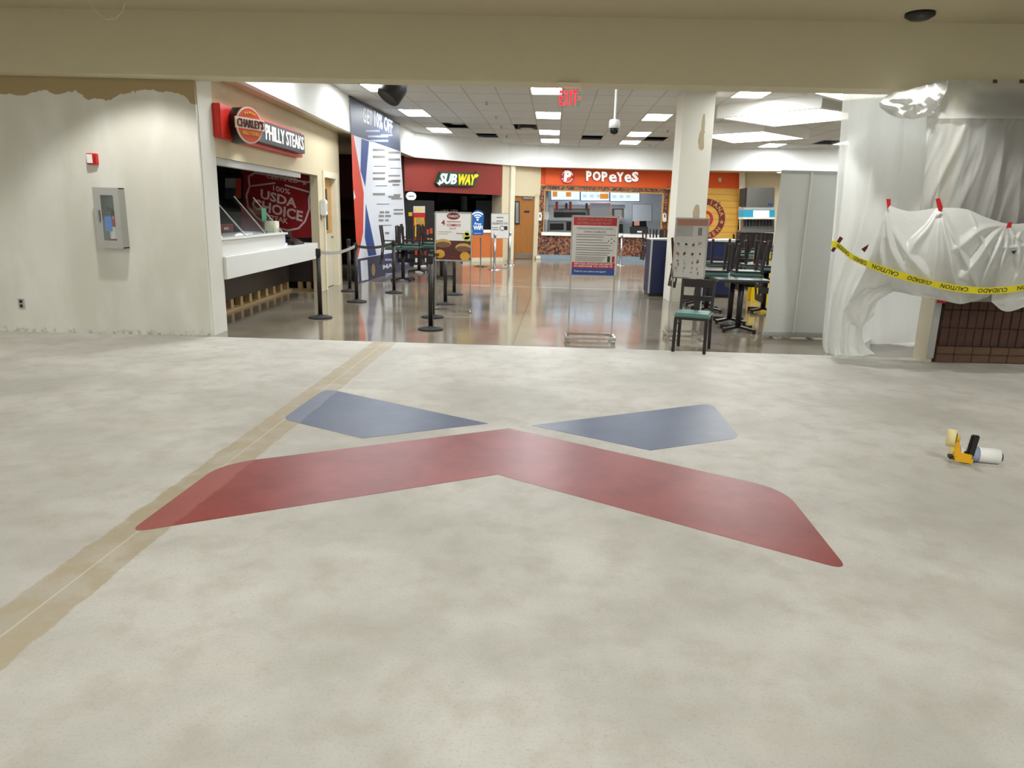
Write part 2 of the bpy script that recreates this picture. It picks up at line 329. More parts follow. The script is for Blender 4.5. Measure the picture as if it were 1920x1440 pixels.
# print and lettering on planes
def prism_px(pl, pts, o0, o1, name, m, parent=None, bevel=0.0):
    return MB().prism([pl.pt(x, y, o1) for x, y in pts], [pl.pt(x, y, o1) - pl.n * (o1 - o0) for x, y in pts]).build(name, m, parent, bevel=bevel)
def rect(x0, y0, x1, y1): return [(x0, y0), (x1, y0), (x1, y1), (x0, y1)]
_tc = {}
def glyphs(s, off=0.0, ext=.02):
    k = (s, off, ext)
    if k not in _tc:
        cu = bpy.data.curves.new('t', 'FONT'); cu.body = s; cu.size = 1; cu.extrude = ext; cu.offset = off; cu.resolution_u = 2
        o = bpy.data.objects.new('t', cu); col.objects.link(o)
        bpy.context.view_layer.update(); dg = bpy.context.evaluated_depsgraph_get()
        me = bpy.data.meshes.new_from_object(o.evaluated_get(dg))
        _tc[k] = ([v.co.copy() for v in me.vertices], [tuple(p.vertices) for p in me.polygons])
        bpy.data.objects.remove(o); bpy.data.curves.remove(cu); bpy.data.meshes.remove(me)
    return _tc[k]
def text3(s, P0, P1, P2, n_, depth, m, parent, name='lettering', off=.0):
    "affine map of the text's box to P0 (bottom left) P1 (bottom right) P2 (top left)"
    vs_, fs = glyphs(s, off)
    x0 = min(v.x for v in vs_); x1 = max(v.x for v in vs_); y0 = min(v.y for v in vs_); y1 = max(v.y for v in vs_)
    z0 = min(v.z for v in vs_); z1 = max(v.z for v in vs_)
    out = [P0 + (P1 - P0) * ((v.x - x0) / (x1 - x0)) + (P2 - P0) * ((v.y - y0) / (y1 - y0)) + n_ * (depth * (v.z - z0) / max(1e-6, z1 - z0)) for v in vs_]
    return MB().add(out, fs).build(name, m, parent)
def text_px(pl, s, p0, p1, p2, m, parent, off=.004, depth=.002, name='lettering', bold=0.0):
    return text3(s, pl.pt(*p0, off), pl.pt(*p1, off), pl.pt(*p2, off), pl.n, depth, m, parent, name, bold)
def ring_text(c, pl, rad, s, a_start, a_end, h, m, parent, depth=.004, bold=.02, inward=False, name='lettering'):
    mb = MB(); u = Vector((0, 0, 1)).cross(pl.n).normalized(); wz = Vector((0, 0, 1)); k = 0; n = len(s)
    for i, ch in enumerate(s):
        if ch == ' ': continue
        t = a_start + (a_end - a_start) * (i + .5) / n; vs_, fs = glyphs(ch, bold)
        xs = [v.x for v in vs_]; ys = [v.y for v in vs_]; cx = (min(xs) + max(xs)) / 2; y0 = min(ys); sc_ = h / .72
        rd = u * math.cos(t) + wz * math.sin(t); tg = -u * math.sin(t) + wz * math.cos(t)
        if inward: X, Y, base = tg, -rd, c + rd * (rad + h)
        else: X, Y, base = -tg, rd, c + rd * rad
        mb.add([base + X * ((v.x - cx) * sc_) + Y * ((v.y - y0) * sc_) + pl.n * (depth * (v.z + .02) / .04) for v in vs_], fs)
    return mb.build(name, m, parent)
def bars_px(pl, rows, m, parent, off=.003, name='printed_text'):
    mb = MB()
    for (x0, y0, x1, y1) in rows:
        q = rect(x0, y0, x1, y1); mb.prism([pl.pt(x, y, off + .001) for x, y in q], [pl.pt(x, y, off) for x, y in q])
    o = mb.build(name, m, parent)
    if len(rows) > 1: o['kind'] = 'stuff'
    return o
# ================================================================== SETTING
def by(x): return 8.83 - .027 * (x + 3.8)            # edge between raw and polished concrete
struct(MB().hexa([(-13, -10, -.12), (13, -10, -.12), (13, by(13), -.12), (-13, by(-13), -.12)], [(-13, -10, 0), (13, -10, 0), (13, by(13), 0), (-13, by(-13), 0)]).build('floor', 'concrete'), 'pale ground concrete floor of the hall with a tan joint strip')
struct(MB().hexa([(-13, by(-13), -.12), (13, by(13), -.12), (13, 32, -.12), (-13, 32, -.12)], [(-13, by(-13), 0), (13, by(13), 0), (13, 32, 0), (-13, 32, 0)]).build('floor', 'polished'), 'shiny polished tan concrete floor of the food court')
struct(MB().box((-13, -10, 3.64), (13, 8.75, 3.76)).build('ceiling', 'ceil_beige'), 'beige ceiling of the hall')
struct(MB().box((-12.2, 8.85, 0), (-3.745, 9.0, 3.05)).build('wall_left', 'primed'), 'white primed wall with ragged tan paint along its top')
struct(MB().box((-13, -10.2, 0), (13, -10, 3.7)).build('wall_near', 'white_wall')); struct(MB().box((-12.2, -10, 0), (-12, 9, 3.7)).build('wall_far_left', 'white_wall')); struct(MB().box((12, -10, 0), (12.2, 32, 4.6)).build('wall_far_right', 'white_wall'))
struct(MB().box((-13, 31.8, 0), (13, 32, 4.6)).build('wall_far', 'dark_room'))
# header beam over the opening, turned a little with the building
def hy(x): return 8.425 - .0346 * x
struct(MB().hexa([(-12.2, hy(-12.2), 2.98), (12.1, hy(12.1), 2.98), (12.1, hy(12.1) + .36, 2.98), (-12.2, hy(-12.2) + .36, 2.98)], [(-12.2, hy(-12.2), 4.0), (12.1, hy(12.1), 4.0), (12.1, hy(12.1) + .36, 4.0), (-12.2, hy(-12.2) + .36, 4.0)]).build('trim_1', 'hall_beige'), 'wide beige header beam across the opening')
# bulkhead ring round the food court
BK = [(-3.45, 8.9), (-3.45, 15.6), (-3.05, 22.3), (-.3, 25.0), (.7, 25.45), (5.4, 25.3), (7.4, 24.8), (10.6, 23.7), (12.1, 22.9)]
SOF = 3.10; CEIL = 3.8
mb = MB()
for i in range(len(BK) - 1):
    a = Vector(BK[i] + (0,)); b = Vector(BK[i + 1] + (0,)); n_ = Vector((-(b - a).y, (b - a).x, 0)).normalized() * .1
    q = [a, b, b + n_, a + n_]
    mb.hexa([Vector((p.x, p.y, SOF)) for p in q], [Vector((p.x, p.y, CEIL + .1)) for p in q])
struct(mb.build('trim_2', 'white_wall'), 'white bulkhead running round the food court above the shops')
mb = MB()
OUT = [(-7, 8.9), (-7, 15.6), (-7, 26), (-.5, 30.5), (.7, 31), (5.6, 31), (9, 31), (12.1, 30), (12.1, 24)]
for i in range(len(BK) - 1):
    q = [Vector(BK[i] + (0,)), Vector(BK[i + 1] + (0,)), Vector(OUT[i + 1] + (0,)), Vector(OUT[i] + (0,))]
    q[0] = q[0].lerp(q[3], .05 / (q[3] - q[0]).length); q[1] = q[1].lerp(q[2], .05 / (q[2] - q[1]).length)
    mb.hexa([Vector((p.x, p.y, SOF + .003)) for p in q], [Vector((p.x, p.y, SOF + .08)) for p in q])
struct(mb.build('ceiling', 'shop_beige'), 'beige soffit over the shop fronts')
# ---------------------------------------------------------------- tiled ceiling of the food court
YAW = math.radians(-3.0); GX0 = .2; GW = .625; GV0 = 17.2; GL = 1.22; PIV = Vector((0, 14.5, 0)); RG = Matrix.Rotation(YAW, 3, 'Z')
def grid_pt(u, v, z): q = RG @ Vector((u, v - 14.5, 0)) + PIV; return Vector((q.x, q.y, z))
LIGHTS = {(-5, -3), (-5, 0), (-5, 3), (0, -3), (0, 0), (0, 3), (0, 5), (4, 0), (4, 3), (4, 5), (6, -3), (14, 4), (14, 1), (11, 5), (-5, -6), (0, -6), (6, -6)}
HOLES = {(-4, 2), (-3, 4), (-1, 2), (2, 4), (5, 4), (13, 4)}
ceil_c = struct(MB().box((-7, 8.9, 4.62), (12.1, 31, 4.7)).build('ceiling', 'plenum'), 'suspended tile ceiling of the food court with missing tiles')
bm_t = MB().box((-.302, -.6, 0), (.302, .6, .018)); tile0 = None
rest = MB()
for k in range(-6, 17):
    for r in range(-7, 8):
        if (k, r) in LIGHTS or (k, r) in HOLES: continue
        c = grid_pt(GX0 + (k + .5) * GW, GV0 + (r + .5) * GL, CEIL)
        if r < -3 or k > 14 or c.x > 11.9:
            if c.x < 11.8: rest.obox(c + Vector((0, 0, .009)), (.606, 1.2, .018), YAW)
            continue
        if tile0 is None:
            tile0 = bm_t.build('ceiling_tile', 'tile', ceil_c); t = tile0
        else:
            t = tile0.copy(); col.objects.link(t); t.parent = ceil_c
        t.location = c; t.rotation_euler = (0, 0, YAW)
o = rest.build('ceiling_tiles', 'tile', ceil_c); o['kind'] = 'stuff'
mb = MB()
for k in range(-6, 18):
    mb.bar(grid_pt(GX0 + k * GW, 8.9, CEIL + .004), grid_pt(GX0 + k * GW, 26, CEIL + .004), .024, .012)
for r in range(-7, 9):
    mb.bar(grid_pt(GX0 - 6 * GW, GV0 + r * GL, CEIL + .0045), grid_pt(GX0 + 17 * GW, GV0 + r * GL, CEIL + .0045), .012, .024, (0, 0, 1))
mb.build('ceiling_grid', 'grid_bar', ceil_c)
LB = {(-5, -3): 'left column, nearest to the hall', (-5, 0): 'left column beside the tall banner', (-5, 3): 'left column, farthest', (0, -3): 'middle column, left of the exit sign', (0, 0): 'middle column, second', (0, 3): 'middle column, third', (0, 5): 'middle column, farthest',
      (4, 0): 'right of the white camera, nearest', (4, 3): 'right of the white camera, second', (4, 5): 'right of the white camera, farthest', (6, -3): 'right of the square column, nearest to the hall', (14, 4): 'over the white roll-up stand, right of a missing tile', (14, 1): 'at far right beside the plastic sheet', (11, 5): 'far right beside the square column', (-5, -6): 'added unseen behind the header, over the queue posts', (0, -6): 'added unseen behind the header, middle column', (6, -6): 'added unseen behind the header, over the roll-up stand'}  # row behind the header is unseen, added to brighten the posters
for (k, r), d in LB.items():
    c = grid_pt(GX0 + (k + .5) * GW, GV0 + (r + .5) * GL, CEIL); t = thing('troffer_light', c, 'fluorescent ceiling panel lit white, ' + d, 'ceiling light', 'fluorescent ceiling panels')
    fr = MB()
    for sx_, sy, wx, wy in ((-.29, 0, .024, 1.2), (.29, 0, .024, 1.2), (0, -.588, .604, .024), (0, .588, .604, .024)): fr.obox(c + RG @ Vector((sx_, sy, .02)), (wx, wy, .05), YAW)
    fr.build('frame', 'white', t); MB().obox(c + RG @ Vector((0, 0, .03)), (.556, 1.152, .01), YAW).build('diffuser', 'troffer', t)
# round air ducts hanging in two of the gaps
for (k, r), d, dx, dz in (((-4, 2), 'left', .1, .02), ((-1, 2), 'right', .05, -.07)):
    c = grid_pt(GX0 + (k + .5) * GW + dx, GV0 + (r + .25) * GL, CEIL + dz); t = thing('air_duct', c, 'round grey duct end hanging in the ' + d + ' gap of the tile ceiling', 'duct', 'duct ends in the ceiling gaps')
    MB().lathe([(.15, .7), (.2, .3), (.24, .05), (.24, 0), (.2, 0), (.2, .03), (.0, .05)], c, 28).build('duct_cone', 'black', t, True); MB().lathe([(.17, -.01), (.17, .01)], c, 28).build('damper_plate', 'grey_metal', t)
for x, y, lab in ((912, 191, 'nearest of the row left of the exit sign'), (930, 218, 'second of the row left of the exit sign'), (940, 236, 'third of the row left of the exit sign'), (950, 254, 'farthest of the row left of the exit sign'), (1252, 244, 'left of the square column'), (1218, 271, 'far back by the right missing tile')):
    c = PZ(x, y, CEIL); c.z = CEIL; t = thing('sprinkler_head', c, 'small ceiling sprinkler head, ' + lab, 'sprinkler', 'ceiling sprinkler heads')
    MB().lathe([(.04, 0), (.04, -.008), (.015, -.012), (.015, -.05)], c, 12).build('body', 'grey_metal', t); MB().lathe([(.03, -.062), (.03, -.05)], c, 12).build('deflector', 'grey_metal', t)
# dropped luminous boxes at right
for pts, d in (([(1357, 222), (1535, 204), (1640, 219), (1452, 237)], 'large dropped ceiling box with a glowing panel, nearer of two beside the column'), ([(1318, 254), (1430, 247), (1506, 260), (1375, 268)], 'large dropped ceiling box with a glowing panel, farther of two beside the column'), ([(1528, 175), (1680, 165), (1720, 178), (1580, 188)], 'dropped ceiling box with a glowing panel, just under the header by the plastic')):
    q = [PZ(x, y, 3.55) for x, y in pts]; c = sum(q, Vector()) / 4; t = thing('light_box', c, d, 'ceiling light', 'dropped glowing ceiling boxes')
    out = [p + (p - c).normalized() * .14 for p in q]
    mb = MB()
    for i in range(4):
        j = (i + 1) % 4; mb.hexa([q[i], out[i], out[j], q[j]], [Vector((p.x, p.y, CEIL)) for p in (q[i], out[i], out[j], q[j])])
    mb.build('casing', 'white_wall', t)
    MB().hexa([p + Vector((0, 0, .004)) for p in q], [p + Vector((0, 0, .03)) for p in q]).build('glowing_panel', 'lightbox', t)
# soffit pot lights far right
for x, y in ((1465, 319), (1566, 319)):
    d = ray(x, y); a = Vector(BK[6] + (0,)); b = Vector(BK[7] + (0,)); n_ = Vector((-(b - a).y, (b - a).x, 0)).normalized(); c = ORG + d * ((n_.dot(a - ORG) + .3) / n_.dot(d)); c.z = SOF; t = thing('pot_light', c, 'small round lit pot light in the soffit, ' + ('above the drink machine' if x < 1500 else 'next to the plastic sheet'), 'ceiling light', 'soffit pot lights')
    MB().lathe([(.11, -.03), (.16, -.03), (.16, 0), (.11, 0)], c, 24).build('trim_ring', 'white', t); MB().lathe([(.12, -.035), (.12, -.012)], c, 24).build('lens', 'can_glow', t)
# hall downlights (above and behind the camera, last row by the header)
n_d = 0
for x in DOWN_X:
    spot(x, DOWN_Y - .0346 * x, 3.6, DOWNLIGHT_W)
    for y in HALL_Y: flat_lamp(x, y, 3.62, HALL_W)
# small things on the hall ceiling
c = Vector((4.0, 7.93, 3.64)); t = thing('smoke_detector', c, 'dark round detector on the hall ceiling at the top edge', 'detector'); MB().lathe([(.14, 0), (.14, -.03), (.09, -.06), (0, -.065)], c, 24).build('housing', 'black', t, True)
mb = MB(); p0 = PY(165, -6, 8.2); pts = [PY(165, -2, 8.2), PY(172, 12, 8.2), PY(184, 26, 8.2), PY(200, 37, 8.2), PY(217, 35, 8.2), PY(230, 22, 8.2), PY(234, 4, 8.2)]
for a, b in zip(pts, pts[1:]): mb.tube(a, b, .0035, 6)
tag(mb.build('loose_wire', 'cream'), 'thin pale wire loop hanging from the hall ceiling', 'wire')
# ================================================================== LEFT WALL THINGS
LW = Plane((-6, 8.85), (-4, 8.85))
face = Plane((-6, 8.70), (-4, 8.70))
a = face.pt(172, 351); b = face.pt(228.5, 466); x0, x1, z1, z0 = a.x, face.pt(220, 351).x, a.z, b.z
t = thing('extinguisher_cabinet', ((x0 + x1) / 2, 8.849, z0), 'grey metal fire extinguisher cabinet on the white wall', 'cabinet')
MB().box((x0, 8.84, z0), (x1, 8.849, z1)).box((x0, 8.712, z0), (x0 + .012, 8.84, z1)).box((x1 - .012, 8.712, z0), (x1, 8.84, z1)).box((x0, 8.712, z0), (x1, 8.84, z0 + .012)).box((x0, 8.712, z1 - .012), (x1, 8.84, z1)).build('body', 'grey_metal', t)
gx0, gx1, gz1, gz0 = x0 + .085, x0 + .235, z1 - .085, z0 + .09
d = MB().box((x0, 8.70, z0), (gx0, 8.712, z1)).box((gx1, 8.70, z0), (x1, 8.712, z1)).box((gx0, 8.70, z0), (gx1, 8.712, gz0)).box((gx0, 8.70, gz1), (gx1, 8.712, z1)).build('door', 'grey_metal', t)
MB().box((gx0, 8.705, gz0), (gx1, 8.708, gz1)).build('pane', 'glass', d)
hx = x0 + .05; MB().box((hx, 8.688, 1.37), (hx + .022, 8.70, 1.5)).box((hx + .005, 8.682, 1.38), (hx + .017, 8.688, 1.49)).build('handle', 'brushed', d)
ex = (gx0 + gx1) / 2 + .015; t = thing('fire_extinguisher', (ex, 8.775, z0 + .012), 'red fire extinguisher with a blue tag inside the wall cabinet', 'extinguisher')
MB().lathe([(.05, 0), (.052, .01), (.052, .3), (.04, .345), (.018, .365), (.018, .38)], (ex, 8.775, z0 + .012), 24).build('cylinder', 'ext_red', t, True)
MB().lathe([(.022, .375), (.022, .42)], (ex, 8.775, z0), 12).bar((ex - .06, 8.775, z0 + .43), (ex + .05, 8.775, z0 + .42), .018, .014).bar((ex - .06, 8.775, z0 + .47), (ex + .02, 8.775, z0 + .435), .018, .012).build('valve_handle', 'black', t)
MB().lathe([(.0525, .1), (.0535, .1), (.0535, .24), (.0525, .24)], (ex, 8.775, z0 + .01), 24).build('paper_label', 'paper', t)
MB().box((ex - .07, 8.714, z0 + .2), (ex + .01, 8.717, z0 + .37)).build('hang_tag', 'tag_blue', t)
f2 = Plane((-6, 8.78), (-4, 8.78)); a = f2.pt(159.5, 287); b = f2.pt(180, 308.5)
t = thing('fire_alarm', ((a.x + b.x) / 2, 8.849, b.z), 'red fire alarm strobe box on the white wall', 'alarm')
MB().box((a.x, 8.79, b.z), (b.x, 8.849, a.z)).build('housing', 'sign_red', t, bevel=.006); MB().box((a.x + .012, 8.775, b.z + .014), (a.x + .075, 8.79, a.z - .012)).build('strobe_lens', 'white', t, bevel=.004)
MB().box((a.x + .085, 8.784, b.z + .02), (b.x - .012, 8.79, a.z - .02)).build('horn_grille', 'ext_red', t)
a = LW.pt(33.5, 560); t = thing('outlet', (a.x + .04, 8.849, .3), 'small grey wall outlet low on the white wall', 'outlet')
MB().box((a.x, 8.843, .29), (a.x + .075, 8.849, .41)).build('plate', 'grey_metal', t)
for z in (.305, .36): MB().box((a.x + .022, 8.838, z), (a.x + .053, 8.843, z + .035)).build('socket', 'black', t)
# ================================================================== STEAK SHOP ON THE LEFT
X = -3.74; SW = Plane((X, 9), (X, 15))
struct(MB().box((X - .15, 8.9, 0), (X, 9.33, SOF)).build('wall_left_return', 'primer'), 'white primed end of the shop wall')
struct(MB().box((X - .15, 9.33, 2.17), (X, 14.02, SOF)).box((X - .15, 14.02, 0), (X, 14.34, SOF)).box((X - .15, 14.34, 2.22), (X, 15.55, SOF)).box((X - .15, 15.55, 0), (X, 15.75, SOF)).build('wall_left_side', 'shop_beige'), 'beige front wall of the shop at left above its counter')
KY = 14.2
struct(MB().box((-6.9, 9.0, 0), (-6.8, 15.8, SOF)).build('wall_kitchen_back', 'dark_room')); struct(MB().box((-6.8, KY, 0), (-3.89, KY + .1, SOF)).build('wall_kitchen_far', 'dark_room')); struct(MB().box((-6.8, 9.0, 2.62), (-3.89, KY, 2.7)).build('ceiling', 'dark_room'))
struct(MB().box((X - .12, 9.33, 2.08), (X - .02, 13.0, 2.168)).build('trim_3', 'grey_metal'), 'grey shutter housing along the top of the counter opening')
# counter
t = thing('service_counter', (-3.95, 11.5, 0), 'white stone service counter of the shop at left', 'counter')
MB().box((-4.45, 9.335, .66), (-3.70, 13.72, .945)).build('countertop', 'quartz', t, bevel=.006); MB().box((-4.42, 9.335, .945), (-3.765, 12.0, 1.15)).build('raised_ledge', 'quartz', t, bevel=.005)
MB().box((-4.46, 9.335, 1.15), (-3.74, 12.08, 1.18)).build('ledge_top', 'quartz', t, bevel=.004)
MB().box((-4.42, 9.335, .175), (-4.37, 14.19, .66)).box((-4.37, 14.1, .175), (-3.93, 14.19, .66)).build('dark_panel', 'dark_panel', t)
MB().box((-4.46, 9.335, 0), (-4.33, 14.19, .04)).box((-4.33, 14.1, 0), (-3.9, 14.19, .04)).build('sill_plate', 'stud_wood', t)
MB().box((-4.5, 9.335, 0), (-4.47, 14.19, .175)).build('backing', 'dark_room', t)
for i in range(12): MB().box((-4.46, 9.5 + i * .4, .04), (-4.37, 9.62 + i * .4, .175)).build('stud', 'stud_wood', t)
for i in range(2): MB().box((-4.22 + i * .17, 14.1, .04), (-4.14 + i * .17, 14.19, .175)).build('stud', 'stud_wood', t)
# sneeze guard
t = thing('sneeze_guard', (-4.05, 10.6, 1.18), 'slanted glass sneeze guard with chrome rods on the white counter', 'sneeze guard')
for i, y in enumerate((9.5, 10.35, 11.2, 12.0)):
    MB().tube((-3.8, y, 1.18), (-4.2, y - .15, 1.72), .012, 8).build('rod', 'chrome', t)
    if i < 3: MB().hexa([(-3.81, y + .02, 1.19), (-3.81, y + .8, 1.19), (-3.822, y + .8, 1.19), (-3.822, y + .02, 1.19)], [(-4.19, y - .13, 1.70), (-4.19, y + .65, 1.70), (-4.202, y + .65, 1.70), (-4.202, y - .13, 1.70)]).build('glass_panel', 'glass', t)
t = thing('food_well', (-4.6, 10.7, 1.0), 'row of food wells with a red label strip behind the sneeze guard', 'food well')
MB().box((-5.1, 9.4, .9), (-4.47, 12.0, 1.14)).build('well_body', 'steel', t); MB().box((-4.62, 9.4, 1.185), (-4.6, 12.0, 1.30)).build('label_strip', 'poster_red', t)
for i in range(6): MB().box((-4.598, 9.6 + i * .4, 1.21), (-4.596, 9.78 + i * .4, 1.25)).build('price_label', 'paper', t)
MB().box((-4.65, 9.4, 1.14), (-4.58, 12.0, 1.185)).build('rail', 'black', t)
c = SW.pt(507, 400); t = thing('table_card', (-3.98, 11.65, 1.18), 'small teal card on a stand behind the glass guard', 'sign')
MB().box((-4.0, 11.6, 1.18), (-3.96, 11.72, 1.2)).tube((-3.98, 11.66, 1.2), (-3.98, 11.66, 1.38), .006, 6).build('stand', 'black', t); MB().box((-3.984, 11.56, 1.36), (-3.976, 11.78, 1.56)).build('card', 'green_card', t)
t = thing('card_terminal', (-3.9, 12.0, 1.18), 'cream terminal box at the end of the raised ledge', 'terminal'); MB().box((-4.05, 11.82, 1.18), (-3.86, 12.03, 1.36)).build('housing', 'cream', t, bevel=.01); MB().box((-3.859, 11.86, 1.24), (-3.853, 11.99, 1.33)).build('face_plate', 'paper', t)
t = thing('napkin_box', (-3.95, 12.35, .945), 'small blue box on the low counter end', 'box'); MB().box((-4.02, 12.3, .945), (-3.9, 12.45, 1.16)).build('carton', 'navy_blue', t); MB().box((-4.03, 12.28, .945), (-3.88, 12.47, .99)).build('tray', 'white', t)
t = thing('covered_register', (-3.95, 13.0, .945), 'black cash register on the low counter end', 'register')
MB().hexa([(-4.2, 12.6, .945), (-3.8, 12.6, .945), (-3.8, 13.3, .945), (-4.2, 13.3, .945)], [(-4.15, 12.75, 1.08), (-3.9, 12.8, 1.0), (-3.9, 13.2, 1.03), (-4.15, 13.25, 1.1)]).build('body', 'black_gloss', t, bevel=.02); MB().box((-4.1, 12.85, 1.07), (-4.0, 13.15, 1.16)).build('display', 'black_gloss', t, bevel=.01)
# red wall poster
PP = Plane((-6.5, KY - .005), (-4, KY - .005)); t = thing('shield_poster', PP.pt(530, 460), 'big red poster with a white shield on the far wall of the shop', 'poster')
prism_px(PP, [(452, 312), (597, 326), (597, 446), (452, 446)], 0, .012, 'backing', 'poster_red', t)
shield = [(466, 331), (478, 324), (520, 331), (575, 342), (588, 339), (592, 349), (583, 360), (579, 372), (580, 392), (572, 415), (560, 428), (540, 432), (510, 425), (482, 408), (465, 388), (462, 366), (468, 350)]
sh = MB()
for i in range(len(shield)):
    p = PP.pt(*shield[i], .014); q = PP.pt(*shield[(i + 1) % len(shield)], .014); sh.bar(p, q, .006, .034, (0, -1, 0))
sh.bar(PP.pt(534, 347, .014), PP.pt(583, 361, .014), .006, .03, (0, -1, 0)); sh.bar(PP.pt(470, 349, .014), PP.pt(516, 343, .014), .006, .03, (0, -1, 0)); sh.build('shield_outline', 'poster_pink', t)
text_px(PP, 'CERTIFIED', (500, 334), (559, 344), (500, 325), 'poster_pink', t, .013, .004, bold=.01); text_px(PP, '100%', (512, 357), (544, 365), (512, 347), 'poster_pink', t, .013, .004, bold=.01)
text_px(PP, 'USDA', (488, 372), (556, 391), (489, 354), 'poster_pink', t, .013, .004, bold=.03); text_px(PP, 'CHOICE', (472, 391), (567, 416), (473, 371), 'poster_pink', t, .013, .004, bold=.03); text_px(PP, 'STEAK', (502, 412), (540, 420), (502, 402), 'poster_pink', t, .013, .004, bold=.02)
c = PP.pt(571, 343, .013); st = []
for i in range(10): a = math.pi / 2 + i * math.pi / 5; r = .055 if i % 2 == 0 else .023; st.append(c + Vector((math.cos(a) * r, 0, math.sin(a) * r)))
MB().prism([p + PP.n * .004 for p in st], st).build('star', 'poster_pink', t)
# pass-through window on the kitchen's far wall
t = struct(prism_px(PP, rect(418, 327, 456, 380), 0, .02, 'window_1', 'black'), 'small pass window in the dark shop'); prism_px(PP, rect(422, 334, 442, 352), .02, .023, 'pane', 'grey_metal', t); prism_px(PP, rect(442, 334, 452, 372), .02, .023, 'pane', 'medallion', t); prism_px(PP, rect(422, 352, 442, 372), .02, .023, 'pane', 'steel', t)
# sign box above the opening
SB = Plane((X + .1, 9), (X + .1, 15)); DP = Plane((X + .3, 9), (X + .3, 15)); LP = Plane((X + .24, 9), (X + .24, 15))
t = thing('shop_sign', (X, 11, 2.6), 'red illuminated shop sign with a round medallion and white letters reading PHILLY STEAKS', 'sign')
y0 = SB.pt(412, 200).y; y1 = SB.pt(566, 260).y; MB().box((X, y0, 2.40), (X + .1, y1, 2.80)).build('red_backing', 'sign_red', t, bevel=.008)
c = PX(466, 235, -3.45); R_ = .222; AX = Vector((.91, -.41, 0)).normalized(); TU = Vector((0, 0, 1)).cross(AX).normalized(); UZ = Vector((0, 0, 1)); c.z = 2.59
MB().lathe([(R_ * .5, -.32), (R_, -.22), (R_, 0)], c, 48, AX).build('drum', 'black', t)
d = MB().lathe([(R_, 0), (R_, .02)], c, 48, AX).build('rim', 'med_rim', t); MB().lathe([(R_ * .92, .02), (R_ * .92, .026)], c, 48, AX).build('disc', 'medallion', d)
MB().hexa([c + TU * (sx_ * R_ * 1.12) + UZ * (-.05) + AX * o_ for sx_, o_ in ((-1, .015), (1, .015), (1, .032), (-1, .032))], [c + TU * (sx_ * R_ * 1.12) + UZ * (.085) + AX * o_ for sx_, o_ in ((-1, .015), (1, .015), (1, .032), (-1, .032))]).build('name_band', 'med_rim', t)
K = lambda u, z: c + TU * (u * R_) + UZ * z + AX * .032
text3("CHARLEY'S", K(-1.02, -.035), K(1.02, -.035), K(-1.02, .07), AX, .012, 'brown', t, off=.015)
text3('PHILLY STEAKS', K(-.62, -.12), K(.62, -.12), K(-.62, -.075), AX, .004, 'yellow', t)
for i in range(5): MB().lathe([(.012, -.006), (.012, .004)], K(-.36 + i * .18, .155 - .008 * abs(i - 2)), 10, AX).build('star_dot', 'yellow', t)
P0 = LP.pt(504, 264); P1 = LP.pt(574, 281); P2 = LP.pt(504, 233)
MB().box((X + .1, P0.y - .3, P0.z - .035), (X + .2, P1.y + .06, P2.z + .035)).build('letter_band', 'black', t)
zl = (P0.z + P1.z) / 2 + .005; text3('PHILLY STEAKS', Vector((X + .2, P0.y, zl)), Vector((X + .2, P1.y, zl)), Vector((X + .2, P0.y, P2.z)), Vector((1, 0, 0)), .006, 'letter_white', t, off=.004)
# staff door at the end of the shop wall
d = struct(MB().box((X - .1, 14.34, 0), (X + .03, 14.42, 2.28)).box((X - .1, 15.3, 0), (X + .03, 15.52, 2.28)).box((X - .1, 14.42, 2.16), (X + .03, 15.3, 2.28)).build('door_1', 'cream'), 'staff door in a cream frame beside the shop counter')
dl = MB().box((X - .12, 14.42, 1.08), (X - .08, 15.3, 2.16)).build('door_leaf', 'oak', d); MB().box((X - .12, 14.42, .01), (X - .08, 15.3, 1.08)).build('shaded_lower_leaf', 'board_tan', d)  # greyer lower half: shading on the wood leaf, put into the material
MB().box((X - .08, 14.78, 1.15), (X - .074, 14.98, 1.95)).build('door_pane', 'black_gloss', d); MB().tube((X - .07, 15.2, 1.0), (X - .03, 15.2, 1.0), .022, 10).build('door_handle', 'brushed', d)
t = thing('sanitizer_dispenser', (X, 14.18, 1.45), 'white hand sanitizer dispenser on the wall beside the staff door', 'dispenser')
MB().box((X, 14.1, 1.44), (X + .11, 14.28, 1.74)).build('housing', 'white', t, bevel=.02); MB().box((X + .02, 14.13, 1.39), (X + .08, 14.25, 1.44)).build('nozzle', 'grey_metal', t); MB().box((X + .11, 14.14, 1.52), (X + .113, 14.24, 1.66)).build('window_slot', 'grey_paper', t)
# dark unit behind the tall banner
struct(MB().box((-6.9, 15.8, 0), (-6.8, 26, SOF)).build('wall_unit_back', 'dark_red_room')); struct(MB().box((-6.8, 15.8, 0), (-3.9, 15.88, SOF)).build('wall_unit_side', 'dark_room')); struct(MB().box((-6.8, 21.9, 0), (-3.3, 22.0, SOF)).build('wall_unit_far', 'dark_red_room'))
t = thing('back_shelf', (-4.6, 21.6, 0), 'dark shelf unit in the unlit shop beside the tall banner', 'shelf')
for x in (-6.2, -3.55): MB().box((x, 21.2, 0), (x + .05, 21.85, 1.9)).build('side_panel', 'black', t)
for z in (.1, .7, 1.25, 1.85): MB().box((-6.15, 21.2, z), (-3.55, 21.85, z + .04)).build('shelf_board', 'black', t)
t = thing('picture_frame', (-4.0, 21.89, 1.9), 'dim framed picture on the red wall of the unlit shop', 'picture'); MB().box((-4.3, 21.86, 1.75), (-3.7, 21.895, 2.6)).build('frame', 'door_wood', t); MB().box((-4.25, 21.85, 1.8), (-3.75, 21.86, 2.55)).build('print', 'brown', t)
